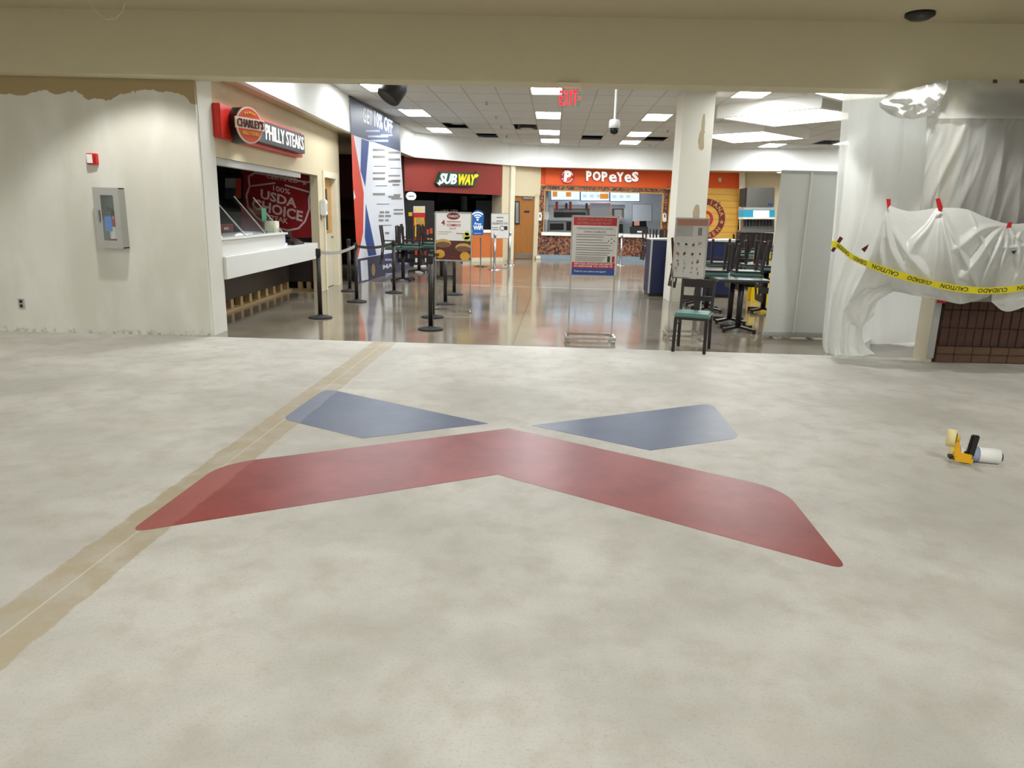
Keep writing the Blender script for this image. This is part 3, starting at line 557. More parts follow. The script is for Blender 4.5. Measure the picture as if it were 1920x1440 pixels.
# ================================================================== TALL BANNER
BP = Plane((-3.42, 15.6), (-2.95, 20.1))
t = thing('hanging_banner', BP.at(2.2, .02), 'huge white and navy banner hanging from ceiling to floor, reading GET 10% OFF', 'banner')
quad = [(656, 181), (748, 234), (752, 300), (760, 420), (768, 504), (720, 518), (690, 527), (673, 530), (666, 400)]
prism_px(BP, quad, -.012, 0, 'sheet', 'banner_white', t)
prism_px(BP, [(656, 181), (748, 234), (751, 284), (700, 266), (659, 252)], .001, .003, 'navy_head', 'navy', t)
prism_px(BP, [(659, 252), (663, 254), (682, 362), (681, 435), (671, 486), (667.5, 447), (661, 330)], .001, .003, 'red_arm', 'banner_red', t)
prism_px(BP, [(678, 260), (692, 265), (685, 350), (676, 320)], .001, .003, 'navy_arm', 'navy_blue', t)
prism_px(BP, [(686, 382), (706, 478), (691, 480), (684, 445)], .001, .003, 'blue_arm', 'navy_blue', t)
prism_px(BP, [(670, 486), (768, 468), (768, 504), (720, 518), (690, 527), (673, 530)], .001, .003, 'navy_foot', 'navy', t)
prism_px(BP, [(663, 356), (667, 370), (663.5, 374)], .004, .006, 'white_point', 'banner_white', t)
text_px(BP, 'GET', (680, 229), (698, 236), (680, 200), 'banner_white', t, .004, bold=.02); text_px(BP, '10% OFF', (702, 237), (736, 252), (702, 207), 'banner_white', t, .004, bold=.03)
bars_px(BP, [(686, 244, 712, 247), (714, 252, 736, 255), (690, 254, 728, 257.5), (694, 262, 728, 266)], 'banner_grey', t, .004, 'small_print')
rows = []
for y, h in ((279, 4), (292, 4), (323, 3), (333, 4), (362, 4)): rows += [(699, y, 722, y + h), (728, y + 5, 750, y + 5 + h)]
rows += [(734, 337, 751, 341), (736, 345, 749, 348), (738, 364, 751, 367), (734, 371, 754, 374), (738, 392, 756, 395), (738, 399, 756, 402), (712, 396, 720, 400), (722, 396, 730, 400), (710, 403, 720, 407), (722, 403, 733, 407), (710, 411, 719, 415), (722, 411, 729, 415), (722, 435, 730, 439)]
bars_px(BP, rows, 'ink_grey', t, .004); bars_px(BP, [(701, 311, 724, 312), (704, 348, 726, 349), (706, 382, 730, 383), (710, 422, 734, 423), (731, 315, 752, 316)], 'ink', t, .004, 'rule_line')
prism_px(BP, [(676, 489), (689, 487), (691, 524), (678, 527)], .004, .006, 'white_square', 'banner_white', t)
c = BP.pt(700, 506, .004); MB().lathe([(.14, 0), (.14, .004)], c, 24, BP.n).build('gold_seal', 'gold', t)
text_px(BP, 'MAJ', (718, 508), (738, 503), (718, 497), 'banner_white', t, .005, bold=.03); bars_px(BP, [(722, 485, 735, 489), (723, 512, 736, 516), (750, 487, 764, 496)], 'banner_grey', t, .005)
MB().tube(BP.pt(655, 180, -.006), BP.pt(749, 233.5, -.006), .02, 10).build('top_rod', 'black', t)
# ================================================================== SANDWICH SHOP
SP = Plane((-3.3, 22.5), (-.25, 25.2))
L = (SP.b - SP.a).length
def pbox(pl, t0, t1, z0, z1, o0, o1, name, m, parent=None, bevel=0):
    b = [pl.at(t0, z0, o0), pl.at(t1, z0, o0), pl.at(t1, z0, o1), pl.at(t0, z0, o1)]; return MB().hexa(b, [v + Vector((0, 0, z1 - z0)) for v in b]).build(name, m, parent, bevel=bevel)
def tx(pl, x, y=400): return (pl.pt(x, y) - pl.a).dot(pl.u)
zf = SP.pt(850, 362).z
struct(pbox(SP, tx(SP, 740), tx(SP, 950), zf, SOF + .05, -.15, 0, 'wall_back_left', 'fascia_red'), 'dull red fascia above the sandwich shop')
struct(pbox(SP, tx(SP, 940), tx(SP, 954), 0, SOF, -.5, .02, 'wall_pier', 'shop_beige')); struct(pbox(SP, tx(SP, 953), tx(SP, 961), 0, SOF, -.3, .1, 'trim_4', 'cream'), 'cream post beside the brown door')
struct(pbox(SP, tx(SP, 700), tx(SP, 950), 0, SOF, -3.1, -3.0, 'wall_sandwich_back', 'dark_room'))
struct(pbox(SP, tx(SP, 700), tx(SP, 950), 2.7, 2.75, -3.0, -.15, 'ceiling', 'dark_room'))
t = thing('channel_sign', SP.pt(858, 350), 'green edged SUBWAY letter sign in white and yellow on the red fascia', 'sign')
og = [(817, 343), (822, 334), (826, 322), (845, 322.5), (880, 325), (891, 325.5), (895, 322), (899, 329), (894, 337), (890, 350), (860, 349), (828, 347.5), (824, 351)]
prism_px(SP, og, 0, .1, 'green_backing', 'sub_green', t)
def slant(pl, s, p0, p1, p2, m, par): return text_px(pl, s, p0, p1, p2, m, par, .1, .03, bold=.035)
slant(SP, 'SUB', (822, 344.5), (854, 346), (826.5, 324.5), 'sub_white', t); slant(SP, 'WAY', (856, 346), (889, 347.5), (859.5, 326), 'sub_yellow', t)
prism_px(SP, [(820, 343), (826, 340), (826, 345.5), (824, 347.5)], .1, .13, 'arrow', 'sub_white', t); prism_px(SP, [(889, 328), (894, 326), (898, 329), (893, 334)], .1, .13, 'arrow', 'sub_yellow', t)
# counter
CPn = Plane((-1.6, 23.55), (-.3, 24.35)); t = thing('sandwich_counter', CPn.pt(910, 487), 'orange tiled counter with a white top in the sandwich shop', 'counter')
pbox(CPn, tx(CPn, 868), tx(CPn, 944), .12, .92, -.5, 0, 'tiled_front', 'orange_brick', t); pbox(CPn, tx(CPn, 866), tx(CPn, 945), .92, 1.0, -.55, .04, 'worktop', 'white', t); pbox(CPn, tx(CPn, 868), tx(CPn, 945), 0, .12, -.5, .01, 'plinth', 'board_tan', t)
t = thing('oval_plaque', SP.pt(771, 376), 'white oval plaque hanging at the left of the sandwich shop', 'sign'); c = SP.pt(771, 368, .02); R0 = SP.pt(780.5, 368, .02).z - c.z
pts = [SP.pt(771 + 9.6 * math.cos(a * math.pi / 12), 368 + 8.2 * math.sin(a * math.pi / 12), .05) for a in range(24)]; MB().prism(pts, [p - SP.n * .04 for p in pts]).build('oval_board', 'white', t); bars_px(SP, [(766, 367, 776, 369)], 'ink_grey', t, .052); MB().tube(SP.pt(771, 361, .03), SP.pt(770, 352, .03), .006, 6).build('cord', 'black', t)
# promotional cooler panel
CO = Plane((-3.4, 20.9), (-2.0, 21.3)); t = thing('drink_cooler', CO.pt(790, 492), 'black drink cooler with a yellow and red picture panel left of the counter', 'cooler')
pbox(CO, tx(CO, 756), tx(CO, 814), 0, 1.85, -.6, 0, 'cabinet', 'black', t)
prism_px(CO, rect(775, 386.5, 797, 399), .002, .01, 'white_head', 'paper', t); prism_px(CO, rect(775, 399, 797, 453), .002, .01, 'panel', 'sign_red', t)
for q in (rect(778, 423, 784, 446), rect(790, 415, 796, 445), rect(777, 408, 795, 422)): prism_px(CO, q, .01, .014, 'picture', 'yellow', t)
c = CO.pt(786, 414, .014); MB().lathe([(.1, 0), (.1, .006)], c, 20, CO.n).build('picture', 'bread', t); text_px(CO, 'SUBWAY', (777, 396), (795, 396), (777, 389), 'sub_yellow', t, .011, bold=.02)
for y in (470, 484, 497): prism_px(CO, rect(776, y, 799, y + 8), .002, .01, 'shelf_label', 'sign_red' if y < 480 else 'paper', t)
prism_px(CO, rect(766, 398, 773, 405), .002, .01, 'sticker', 'yellow', t)
for x, y, w_ in ((800, 430, 4), (806, 428, 5), (801, 445, 4), (807, 447, 4)): prism_px(CO, rect(x, y, x + w_, y + 10), .002, .02, 'packet', 'medallion' if y < 440 else 'bread', t)
# back of the sandwich shop
BB = Plane(tuple((SP.a - SP.n * 2.9)[:2]), tuple((SP.b - SP.n * 2.9)[:2]))
t = thing('menu_board', BB.pt(920, 380), 'dim menu boards at the back of the sandwich shop', 'menu board')
for q in (rect(820, 364, 848, 380), rect(850, 364, 870, 380), rect(884, 366, 912, 372)): prism_px(BB, q, .01, .05, 'board', 'rubber' if q[0][0] < 880 else 'green_card', t)
t = thing('prep_shelf', BB.pt(850, 430), 'grey shelf with cups inside the dark sandwich shop', 'shelf'); prism_px(BB, rect(796, 400, 905, 403), .01, .5, 'shelf_board', 'grey_metal', t)
for x in (832, 838, 850, 855): prism_px(BB, rect(x, 393, x + 3, 400), .1, .3, 'cup', 'paper', t)
prism_px(BB, rect(869, 368, 876, 395), .05, .2, 'hood_post', 'grey_metal', t); prism_px(BB, rect(893, 376, 922, 430), .005, .03, 'wall_panel', 'kitchen_wall', t); prism_px(BB, rect(922, 372, 948, 402), .005, .03, 'brick_panel', 'brick_low', t)
# ================================================================== BROWN DOOR
DR = Plane((-.28, 25.3), (.75, 25.85))
zd = DR.pt(980, 366).z
struct(pbox(DR, tx(DR, 952), tx(DR, 1012), zd + .02, SOF, -.2, 0, 'wall_back_centre', 'shop_beige'), 'beige wall above the brown door'); struct(pbox(DR, tx(DR, 1003), tx(DR, 1010), 0, zd + .05, -.2, 0, 'wall_back_pier', 'shop_beige'))
d = struct(pbox(DR, tx(DR, 957), tx(DR, 960.5), 0, zd, -.1, .03, 'door_2', 'shop_beige'), 'brown wooden door with a narrow pane and a closer')
pbox(DR, tx(DR, 1001.5), tx(DR, 1004), 0, zd, -.1, .03, 'door_jamb', 'shop_beige', d); pbox(DR, tx(DR, 957), tx(DR, 1004), zd - .03, zd + .03, -.1, .03, 'door_head', 'shop_beige', d)
pbox(DR, tx(DR, 960.5), tx(DR, 1001.5), .01, zd - .03, -.08, -.03, 'door_leaf', 'door_wood', d)
p_ = prism_px(DR, rect(965, 377, 974.5, 421), -.03, -.015, 'pane_frame', 'black', d); prism_px(DR, rect(967, 379.5, 972.5, 418), -.015, -.01, 'pane', 'steel', d)
prism_px(DR, rect(981, 369.5, 999, 373), -.03, .05, 'door_closer', 'steel', d); prism_px(DR, rect(983, 395, 993, 399), -.03, -.02, 'name_plate', 'black', d); prism_px(DR, rect(966, 476, 1000, 483), -.03, -.025, 'kick_plate', 'brushed', d)
t = thing('carton_box', DR.pt(1008, 486, .1), 'small cream box on the floor between the brown door and the mosaic counter', 'box'); prism_px(Plane((.4, 25.6), (1.2, 25.7)), rect(1004.5, 480, 1014, 486.5), -.2, 0, 'carton', 'cream', t, .02)
# ================================================================== CHICKEN SHOP
PO = Plane((.72, 26.0), (5.6, 26.25)); YE = Plane((5.2, 26.2), (8.2, 26.0))
zo = PO.pt(1120, 349.5).z
pf = struct(pbox(PO, tx(PO, 1008.5), tx(PO, 1247), zo, SOF + .1, -.2, 0, 'wall_back', 'fascia_orange'), 'bright orange fascia above the chicken counter')
pbox(PO, tx(PO, 1020), tx(PO, 1246), zo + .0, SOF + .1, 0, .08, 'fascia_panel', 'fascia_orange', pf)
def zz(y): return PO.pt(1120, y).z
mosaic = struct(pbox(PO, tx(PO, 1009), tx(PO, 1020), .15, zo, -.2, .02, 'wall_mosaic', 'mosaic'), 'pebble mosaic frame round the chicken counter'); pbox(PO, tx(PO, 1242), tx(PO, 1254), .15, zo, -.2, .02, 'right_jamb', 'mosaic', mosaic); pbox(PO, tx(PO, 1020), tx(PO, 1242), zz(358.5), zo - .02, -.2, .02, 'lintel', 'mosaic', mosaic)
pbox(PO, tx(PO, 1009), tx(PO, 1254), .15, zz(443), -.3, .01, 'counter_front', 'mosaic', mosaic)
for a, b, c_, d_ in ((1009, 1254, zo - .03, zo + .02), (1019, 1243, zz(360.5), zz(358))): pbox(PO, tx(PO, a), tx(PO, b), c_, d_, 0, .035, 'border_strip', 'oak', mosaic)
for x in (1009, 1019, 1240.5, 1252): pbox(PO, tx(PO, x), tx(PO, x + 2), zz(437), zz(358), -.1, .035, 'border_strip', 'oak', mosaic)
pbox(PO, tx(PO, 1007), tx(PO, 1222), 0, .15, -.3, .15, 'curb', 'curb_blue', mosaic)
t = thing('chicken_counter', PO.pt(1120, 444, .1), 'long white countertop over the pebble mosaic front', 'counter'); pbox(PO, tx(PO, 1016), tx(PO, 1240), zz(443.5), zz(437.5), -.45, .12, 'countertop', 'white', t)
# signs
c = PO.pt(1063.5, 331, .09); R_ = c.z - PO.pt(1063.5, 344.5, .09).z
t = thing('round_sign', c, 'round red and orange shop emblem with the letter P', 'sign'); MB().lathe([(R_, -.01), (R_, .05)], c, 40, PO.n).build('disc', 'ink_red', t); MB().lathe([(R_ * .58, .05), (R_ * .58, .07)], c, 32, PO.n).build('inner_disc', 'fascia_orange', t)
ring_text(c + PO.n * .05, PO, R_ * .68, 'LOUISIANA', math.radians(170), math.radians(10), R_ * .2, 'letter_white', t); ring_text(c + PO.n * .05, PO, R_ * .68, 'KITCHEN', math.radians(200), math.radians(340), R_ * .2, 'letter_white', t, inward=True)
c2 = c + PO.n * .07; text3('P', c2 + Vector((-.12, 0, -.17)), c2 + Vector((.12, 0, -.17)), c2 + Vector((-.1, 0, .19)), PO.n, .02, 'letter_white', t, off=.05)
t = thing('letter_sign', PO.pt(1150, 341, .08), 'white wavy letters reading POPEYES on the orange fascia', 'sign')
xs = [(1098.5, 1110), (1110.5, 1127), (1127.5, 1139.5), (1141, 1157), (1155.5, 1170), (1170, 1184.5), (1184, 1197.5)]
for ch, (a, b), dy, h in zip('POPeYeS', xs, (0, 0, 1, 2.5, 2, 3, 1.5), (18.5, 18, 18, 15, 18, 15.5, 18.5)):
    bt = 339 + dy; q = text_px(PO, ch, (a + .6, bt), (b - .6, bt + .2), (a + .6 - .3, bt - h), 'letter_white', t, .1, .05, bold=.018 if ch == 'e' else .038)
    text_px(PO, ch, (a - .6, bt + 1), (b + .8, bt + 1.2), (a - .6, bt - h - .4), 'brown', t, .082, .015, name='letter_backing', bold=.03)
# kitchen behind the counter
struct(MB().box((.6, 29.6, 0), (5.9, 29.7, SOF)).build('wall_kitchen_far_right', 'kitchen_wall')); struct(MB().box((.6, 26.4, 0), (.68, 29.6, SOF)).build('wall_chicken_left', 'kitchen_wall')); struct(MB().box((5.85, 26.4, 0), (5.93, 29.6, SOF)).build('wall_chicken_right', 'kitchen_wall'))
struct(MB().box((.6, 26.35, 2.95), (5.9, 29.7, 3.0)).build('ceiling', 'tile'))
t = thing('kitchen_light', (3.2, 28.0, 2.95), 'ceiling light panel inside the chicken kitchen', 'ceiling light'); MB().box((2.4, 27.7, 2.93), (4.0, 28.3, 2.95)).build('frame', 'white', t); MB().box((2.45, 27.75, 2.915), (3.95, 28.25, 2.93)).build('diffuser', 'kitchen_panel', t)
SCn = Plane((.7, 27.3), (5.6, 27.5))
for i, (a, y0, b, y1, lab) in enumerate(((1033, 356, 1087.5, 374.5, 'leftmost'), (1088.5, 356.5, 1142.5, 376, 'middle'), (1144, 357.5, 1199.5, 377, 'rightmost'))):
    t = thing('menu_screen', SCn.pt((a + b) / 2, y1), 'glowing blue-white menu screen above the chicken counter, ' + lab + ' of three', 'screen', 'menu screens')
    prism_px(SCn, rect(a - .4, y0 - .5, b + .4, y1 + 1.2), -.06, 0, 'housing', 'navy_blue', t); prism_px(SCn, rect(a + .6, y0, b - .6, y1), .001, .006, 'display', 'screen', t); q = SCn.pt((a + b) / 2, y0, -.03); MB().tube(q, (q.x, q.y, 2.96), .03, 8).build('mount', 'black', t)
    if i == 0: arts = [(1036, 359, 1045, 369), (1061, 360, 1071, 369)]
    elif i == 1: arts = [(1125, 363, 1141, 373)]
    else: arts = []
    for q in arts: prism_px(SCn, rect(*q), .007, .009, 'picture', 'screen_art', t)
    bars_px(SCn, [(a + 4 + 13 * k, y0 + 9 + 3 * r, a + 12 + 13 * k, y0 + 10 + 3 * r) for k in range(3 if i else 0) for r in range(2)], 'ink_grey', t, .007)
KB = Plane((.7, 29.0), (5.8, 29.0))
t = thing('kitchen_line', KB.pt(1090, 440), 'stainless cooking line with shelves in the chicken kitchen', 'kitchen unit')
prism_px(KB, rect(1022, 384, 1172, 391), 0, .3, 'upper_shelf', 'steel', t); prism_px(KB, rect(1022, 391, 1170, 409), -.1, 0, 'splash_panel', 'brushed', t); prism_px(KB, rect(1030, 408, 1170, 413), 0, .5, 'middle_shelf', 'steel', t); prism_px(KB, rect(1022, 391, 1038, 410), 0, .3, 'warmer', 'steel', t); prism_px(KB, rect(1152, 393, 1166, 410), 0, .3, 'warmer', 'steel', t)
prism_px(KB, rect(1040, 398, 1098, 408), 0, .25, 'dark_bay', 'black', t); prism_px(KB, rect(1028, 415, 1170, 440), -.2, .2, 'fryer_body', 'brushed', t)
for q in (rect(1031, 419, 1057, 431), rect(1062, 416, 1076, 432), rect(1158, 420, 1168, 436)): prism_px(KB, q, .2, .25, 'fryer_basket', 'black', t)
for x in (1060, 1098): prism_px(KB, rect(x, 381, x + 4, 391), .3, .36, 'clip', 'black', t)
t = thing('steel_post', SCn.pt(1024, 437), 'steel post at the left end of the chicken counter', 'post'); q = SCn.pt(1023.5, 437); MB().box((q.x - .045, q.y, 0), (q.x + .045, q.y + .1, 2.95)).build('upright', 'steel', t); prism_px(SCn, rect(1021, 397, 1029, 412), 0, .05, 'bracket', 'white', t)
for x in (1044, 1069.5):
    t = thing('hanging_tag', SCn.pt(x, 394), 'red card hanging below the menu screens, ' + ('left' if x < 1050 else 'right') + ' one', 'tag', 'red hanging cards'); prism_px(SCn, [(x - 2.5, 378), (x + 2.5, 378), (x + 2.2, 392), (x, 396), (x - 2.2, 392)], .0, .01, 'card', 'ink_red', t); MB().tube(SCn.pt(x, 378, .005), SCn.pt(x, 374, -.01), .006, 6).build('clip', 'white', t)
t = struct(prism_px(Plane((.7, 28.6), (5.8, 28.6)), rect(1105.5, 379.5, 1146.5, 410), -.05, 0, 'window_2', 'salmon'), 'orange framed kitchen window behind the counter'); prism_px(Plane((.7, 28.59), (5.8, 28.59)), rect(1107.5, 381, 1144.5, 410), 0, .01, 'pane', 'brushed', t)
t = struct(prism_px(Plane((.7, 28.9), (5.8, 28.9)), rect(1185, 382, 1223, 416), 0, .02, 'door_3', 'salmon'), 'pale kitchen door panel in an orange frame'); prism_px(Plane((.7, 28.87), (5.8, 28.87)), rect(1186.2, 383.2, 1221.8, 414.8), 0, .02, 'door_leaf', 'kitchen_wall', t)
RGp = Plane((.7, 26.2), (5.8, 26.4)); t = thing('cash_register', RGp.pt(1195, 438), 'black cash register on the white chicken counter', 'register'); prism_px(RGp, rect(1184, 425, 1215, 438), -.3, 0, 'drawer', 'black', t); prism_px(RGp, [(1187, 415), (1212, 414), (1213, 425), (1186, 425)], -.2, -.05, 'screen_head', 'black_gloss', t); prism_px(RGp, rect(1189, 414.5, 1199, 423), -.05, -.04, 'receipt_slip', 'salmon', t); prism_px(RGp, rect(1195, 433, 1205, 436), 0, .01, 'label_plate', 'paper', t)
for x, lab in ((1012.5, 'left'), (1246.5, 'right')):
    t = thing('soap_dispenser', PO.pt(x, 413), 'small white dispenser on the ' + lab + ' mosaic jamb', 'dispenser', 'jamb dispensers'); prism_px(PO, rect(x - 3.4, 398.5 if x < 1100 else 400, x + 3.4, 414 if x < 1100 else 416), .03, .12, 'housing', 'white', t, .02); prism_px(PO, rect(x - 1, 402, x + 1.2, 408), .12, .125, 'badge', 'ink', t)
# plank wall with round emblem
zp = YE.pt(1320, 352).z
struct(pbox(YE, tx(YE, 1246), tx(YE, 1390), zp, SOF + .1, -.2, 0, 'wall_back_right', 'fascia_orange'), 'orange fascia above the plank wall right of the chicken counter')
pw = struct(pbox(YE, tx(YE, 1246), tx(YE, 1386), 0, zp, -.2, -.02, 'wall_planks', 'brown'), 'yellow pine plank wall beside the chicken counter')
nb = 12; hz = zp / nb
for i in range(nb): pbox(YE, tx(YE, 1254), tx(YE, 1386), i * hz + .004, (i + 1) * hz - .004, -.02, 0.0, 'plank', 'plank', pw)
c = YE.pt(1321, 411, .0); R_ = (YE.pt(1359.4, 411) - c).length
t = thing('ring_emblem', c, 'big maroon ring emblem with letters on the pine planks, half behind the column', 'emblem'); MB().ring(c, YE.n, R_ * .7, R_, .015, 60).build('ring', 'ink_maroon', t); MB().ring(c, YE.n, R_ * .28, R_ * .42, .012, 40).build('inner_ring', 'ink_red', t)
ring_text(c + YE.n * .015, YE, R_ * .75, 'LOUISIANA', math.radians(170), math.radians(10), R_ * .2, 'oak', t, .006, .03); ring_text(c + YE.n * .015, YE, R_ * .75, 'KITCHEN', math.radians(205), math.radians(335), R_ * .2, 'oak', t, .006, .03, inward=True)
st = []
for i in range(10): a = math.pi / 2 + i * math.pi / 5; r = R_ * (.12 if i % 2 == 0 else .05); cc = c + YE.n * .016 + YE.u * (R_ * .85 * math.cos(math.radians(-8))) + Vector((0, 0, R_ * .85 * math.sin(math.radians(-8)))); st.append(cc + YE.u * (math.cos(a) * r) + Vector((0, 0, math.sin(a) * r)))
MB().prism([p + YE.n * .006 for p in st], st).build('star', 'oak', t)
t = thing('fascia_device', YE.pt(1350, 340), 'small white device on the orange fascia', 'wall device'); prism_px(YE, rect(1347.5, 333.5, 1352.5, 340.5), 0, .05, 'cover', 'cream', t); prism_px(YE, rect(1349, 335.5, 1351, 338), .05, .055, 'lens', 'grey_metal', t)
RW = Plane((8.0, 26.0), (12.1, 24.6)); struct(pbox(RW, -.1, 4.4, 0, SOF, -.2, 0, 'wall_back_far_right', 'shop_beige'), 'beige wall behind the drink machine'); struct(prism_px(RW, rect(1386, 318, 1397, 520), 0, .3, 'trim_5', 'cream'), 'cream post right of the plank wall')
# drink machine
IM = Plane((6.0, 21.6), (8.6, 21.4)); t = thing('drink_machine', IM.pt(1425, 440), 'steel ice and drink machine with a lit blue sign at right', 'drink machine')
prism_px(IM, [(1400, 351.5), (1453, 351.5), (1452, 389), (1397, 389)], -.7, 0, 'ice_bin', 'steel', t, .02); prism_px(IM, [(1397, 353), (1401, 352), (1399, 388), (1395.5, 387)], -.7, .005, 'side_trim', 'black', t); prism_px(IM, rect(1440, 381, 1448, 386), .001, .01, 'badge', 'navy_blue', t)
prism_px(IM, rect(1395, 389, 1454, 393), -.7, .03, 'shelf_line', 'grey_metal', t); prism_px(IM, rect(1394, 393.5, 1453, 408), -.6, .04, 'sign_panel', 'fountain_blue', t); prism_px(IM, rect(1413, 395, 1442, 407), .04, .05, 'lit_panel', 'fountain_white', t); prism_px(IM, rect(1393, 407.5, 1453, 410.5), -.5, .1, 'light_bar', 'white', t); prism_px(IM, rect(1392, 411, 1452, 432), -.5, -.2, 'back_panel', 'steel', t)
for i in range(9): prism_px(IM, rect(1396 + i * 6.2, 412, 1399 + i * 6.2, 424), -.2, -.08, 'nozzle', 'black', t)
prism_px(IM, rect(1391, 432, 1452, 436), -.6, .1, 'drip_tray', 'brushed', t); q = IM.pt(1390, 436, .05); q2 = IM.pt(1451, 436, .05); MB().hexa([Vector((v.x, v.y, 0)) for v in (q, q2, q2 - IM.n * .65, q - IM.n * .65)], [Vector((v.x, v.y, q.z)) for v in (q, q2, q2 - IM.n * .65, q - IM.n * .65)]).build('base_cabinet', 'black', t)
# ================================================================== COLUMN, CEILING DEVICES
cx0 = PY(1265.5, 420, 13.9).x; cx1 = PY(1322, 420, 13.9).x
colm = struct(MB().box((cx0, 13.9, 0), (cx1, 14.5, CEIL)).build('wall_column', 'column_paint'), 'square cream column in the food court with bare patches')
CL = Plane((2, 13.9), (4, 13.9))
prism_px(CL, [(1319, 214), (1322, 214), (1322, 232), (1321, 244), (1322, 248), (1320, 252), (1320, 278), (1316, 282), (1311, 278), (1309, 264), (1312, 250), (1315, 243), (1316, 230)], .0, .003, 'bare_patch', 'bare_patch', colm); prism_px(CL, [(1306, 383), (1311, 385), (1312, 395), (1311, 412), (1299, 412), (1299, 398), (1303, 386)], 0, .003, 'bare_patch', 'bare_patch', colm)
EX = Plane((0, 8.42), (2, 8.37)); t = thing('exit_sign', EX.pt(1067, 160), 'clear hanging exit sign with glowing red letters EXIT', 'exit sign')
prism_px(EX, rect(1045, 166, 1088, 200), -.006, 0, 'clear_plate', 'clear', t)
for ch, a, b in (('E', 1049, 1056.5), ('X', 1058, 1066.5), ('I', 1069, 1072), ('T', 1073.5, 1083)): text_px(EX, ch, (a - .6, 197), (b - .6, 197.3), (a + .2, 169.5), 'exit_red', t, .002, .004, bold=.02)
text_px(EX, '>', (1084.5, 188), (1088.5, 188), (1084.5, 180), 'exit_red', t, .002, .004, bold=.02)
a = EX.pt(1046, 166); b = EX.pt(1088, 166); a.z = b.z = 2.93; MB().hexa([a + Vector((0, -.03, 0)), b + Vector((0, -.03, 0)), b + Vector((0, .04, 0)), a + Vector((0, .04, 0))], [p + Vector((0, dy, .05)) for p, dy in ((a, -.03), (b, -.03), (b, .04), (a, .04))]).build('mounting_bar', 'cream', t)
t = thing('security_camera', (1.42, 11.3, CEIL), 'white dome camera hanging on a pole below the tile ceiling', 'camera'); c = Vector((1.42, 11.3, 0))
MB().tube(c + Vector((0, 0, 2.95)), c + Vector((0, 0, CEIL)), .018, 10).build('pole', 'white', t); MB().lathe([(.03, 2.97), (.07, 2.96), (.08, 2.93), (.085, 2.84), (.08, 2.84)], c, 24).build('housing', 'white', t, True); MB().lathe([(.066, 2.84), (.066, 2.81), (.05, 2.77), (.0, 2.752)], c, 24).build('dome', 'black_gloss', t, True)
c = PY(733, 177, 10.2); t = thing('can_fixture', (c.x + .05, 10.2, CEIL), 'black round can fixture hanging below the tile ceiling at left', 'can light'); ax = Vector((.18, .12, .3)).normalized()
MB().lathe([(.0, .005), (.13, .01), (.15, 0), (.165, .03), (.165, .22), (.13, .3), (.04, .33)], c - ax * .09 + Vector((0, 0, .02)), 32, ax).build('can', 'black', t, True); MB().tube(c + ax * .2, Vector((c.x + ax.x * .3, c.y, CEIL)), .02, 10).build('stem', 'black', t)
# ================================================================== STANCHIONS
def stanchion():
    t = thing('stanchion', (0, 0, 0), '', 'stanchion', 'black belt stanchions')
    MB().lathe([(.17, 0), (.175, .008), (.17, .018), (.12, .03), (.05, .04), (.035, .055)], (0, 0, 0), 32).build('base', 'rubber', t, True)
    MB().lathe([(.032, .03), (.032, .9)], (0, 0, 0), 20).build('post', 'post_black', t, True)
    MB().lathe([(.033, .9), (.037, .905), (.037, 1.0), (.03, 1.012), (.0, 1.015)], (0, 0, 0), 20).build('belt_head', 'black', t, True); return t
ST = [((601, 596), 'frontmost of the left queue row, near the white counter'), ((669, 566), 'second of the left queue row'), ((739, 549), 'in front of the tall banner by the upturned chairs'), ((656, 546), 'against the dark shop next to the tall banner'), ((807.5, 618), 'frontmost of the right queue row'), ((811, 595), 'right behind the frontmost post of the right queue row'), ((835, 571), 'third of the right queue row, under the sandwich poster'), ((851.6, 552.5), 'last of the right queue row, under the sandwich poster')]
s0 = stanchion(); SS = []
for i, ((x, y), lab) in enumerate(ST):
    p = PZ(x, y); lab = 'black belt stanchion ' + lab
    if i == 0: o = s0; o.location = p; o['label'] = lab
    else: o = dup(s0, p, 0, lab)
    SS.append(p)
def belt(a, b, m, lab):
    a = a + Vector((0, 0, .955)); b = b + Vector((0, 0, .955)); d = (b - a).normalized() * .04
    a += d; b -= d; n = 8; mb = MB()
    for i in range(n):
        f = lambda q: a.lerp(b, q) - Vector((0, 0, .05 * math.sin(math.pi * q)))
        p, q = f(i / n), f((i + 1) / n); s_ = Vector((-d.y, d.x, 0)).normalized() * .003; h = Vector((0, 0, .024))
        mb.hexa([p - h - s_, q - h - s_, q - h + s_, p - h + s_], [p + h - s_, q + h - s_, q + h + s_, p + h + s_])
    return tag(mb.build('queue_belt', m), lab, 'belt', 'queue belts')
belt(SS[0], SS[1], 'grey_metal', 'grey queue belt between the two front posts of the left row'); belt(SS[1], SS[2], 'black', 'black queue belt across the foot of the tall banner'); belt(SS[4], SS[5], 'black', 'short black queue belt between the two front posts of the right row'); belt(SS[5], SS[6], 'black', 'black queue belt from second to third post of the right row'); belt(SS[6], SS[7], 'black', 'black queue belt between the last two posts of the right row')
for (x, y), h, lab in (((927, 506), 1.0, 'silver stanchion post in front of the white notice'), ((955, 497), 1.0, 'silver stanchion post right of the white notice near the brown door'), ((1163, 497), .98, 'silver stanchion post in front of the mosaic counter'), ((901, 500), 1.3, None)):
    if not lab: continue
    p = PZ(x, y); t = thing('silver_post', p, lab, 'stanchion', 'silver posts'); MB().lathe([(.17, 0), (.17, .01), (.1, .025), (.04, .04)], p, 28).build('base', 'chrome', t, True); MB().lathe([(.032, .03), (.032, h - .1)], p, 16).build('post', 'steel', t, True); MB().lathe([(.038, h - .1), (.038, h), (.0, h + .01)], p, 16).build('head', 'steel', t, True)
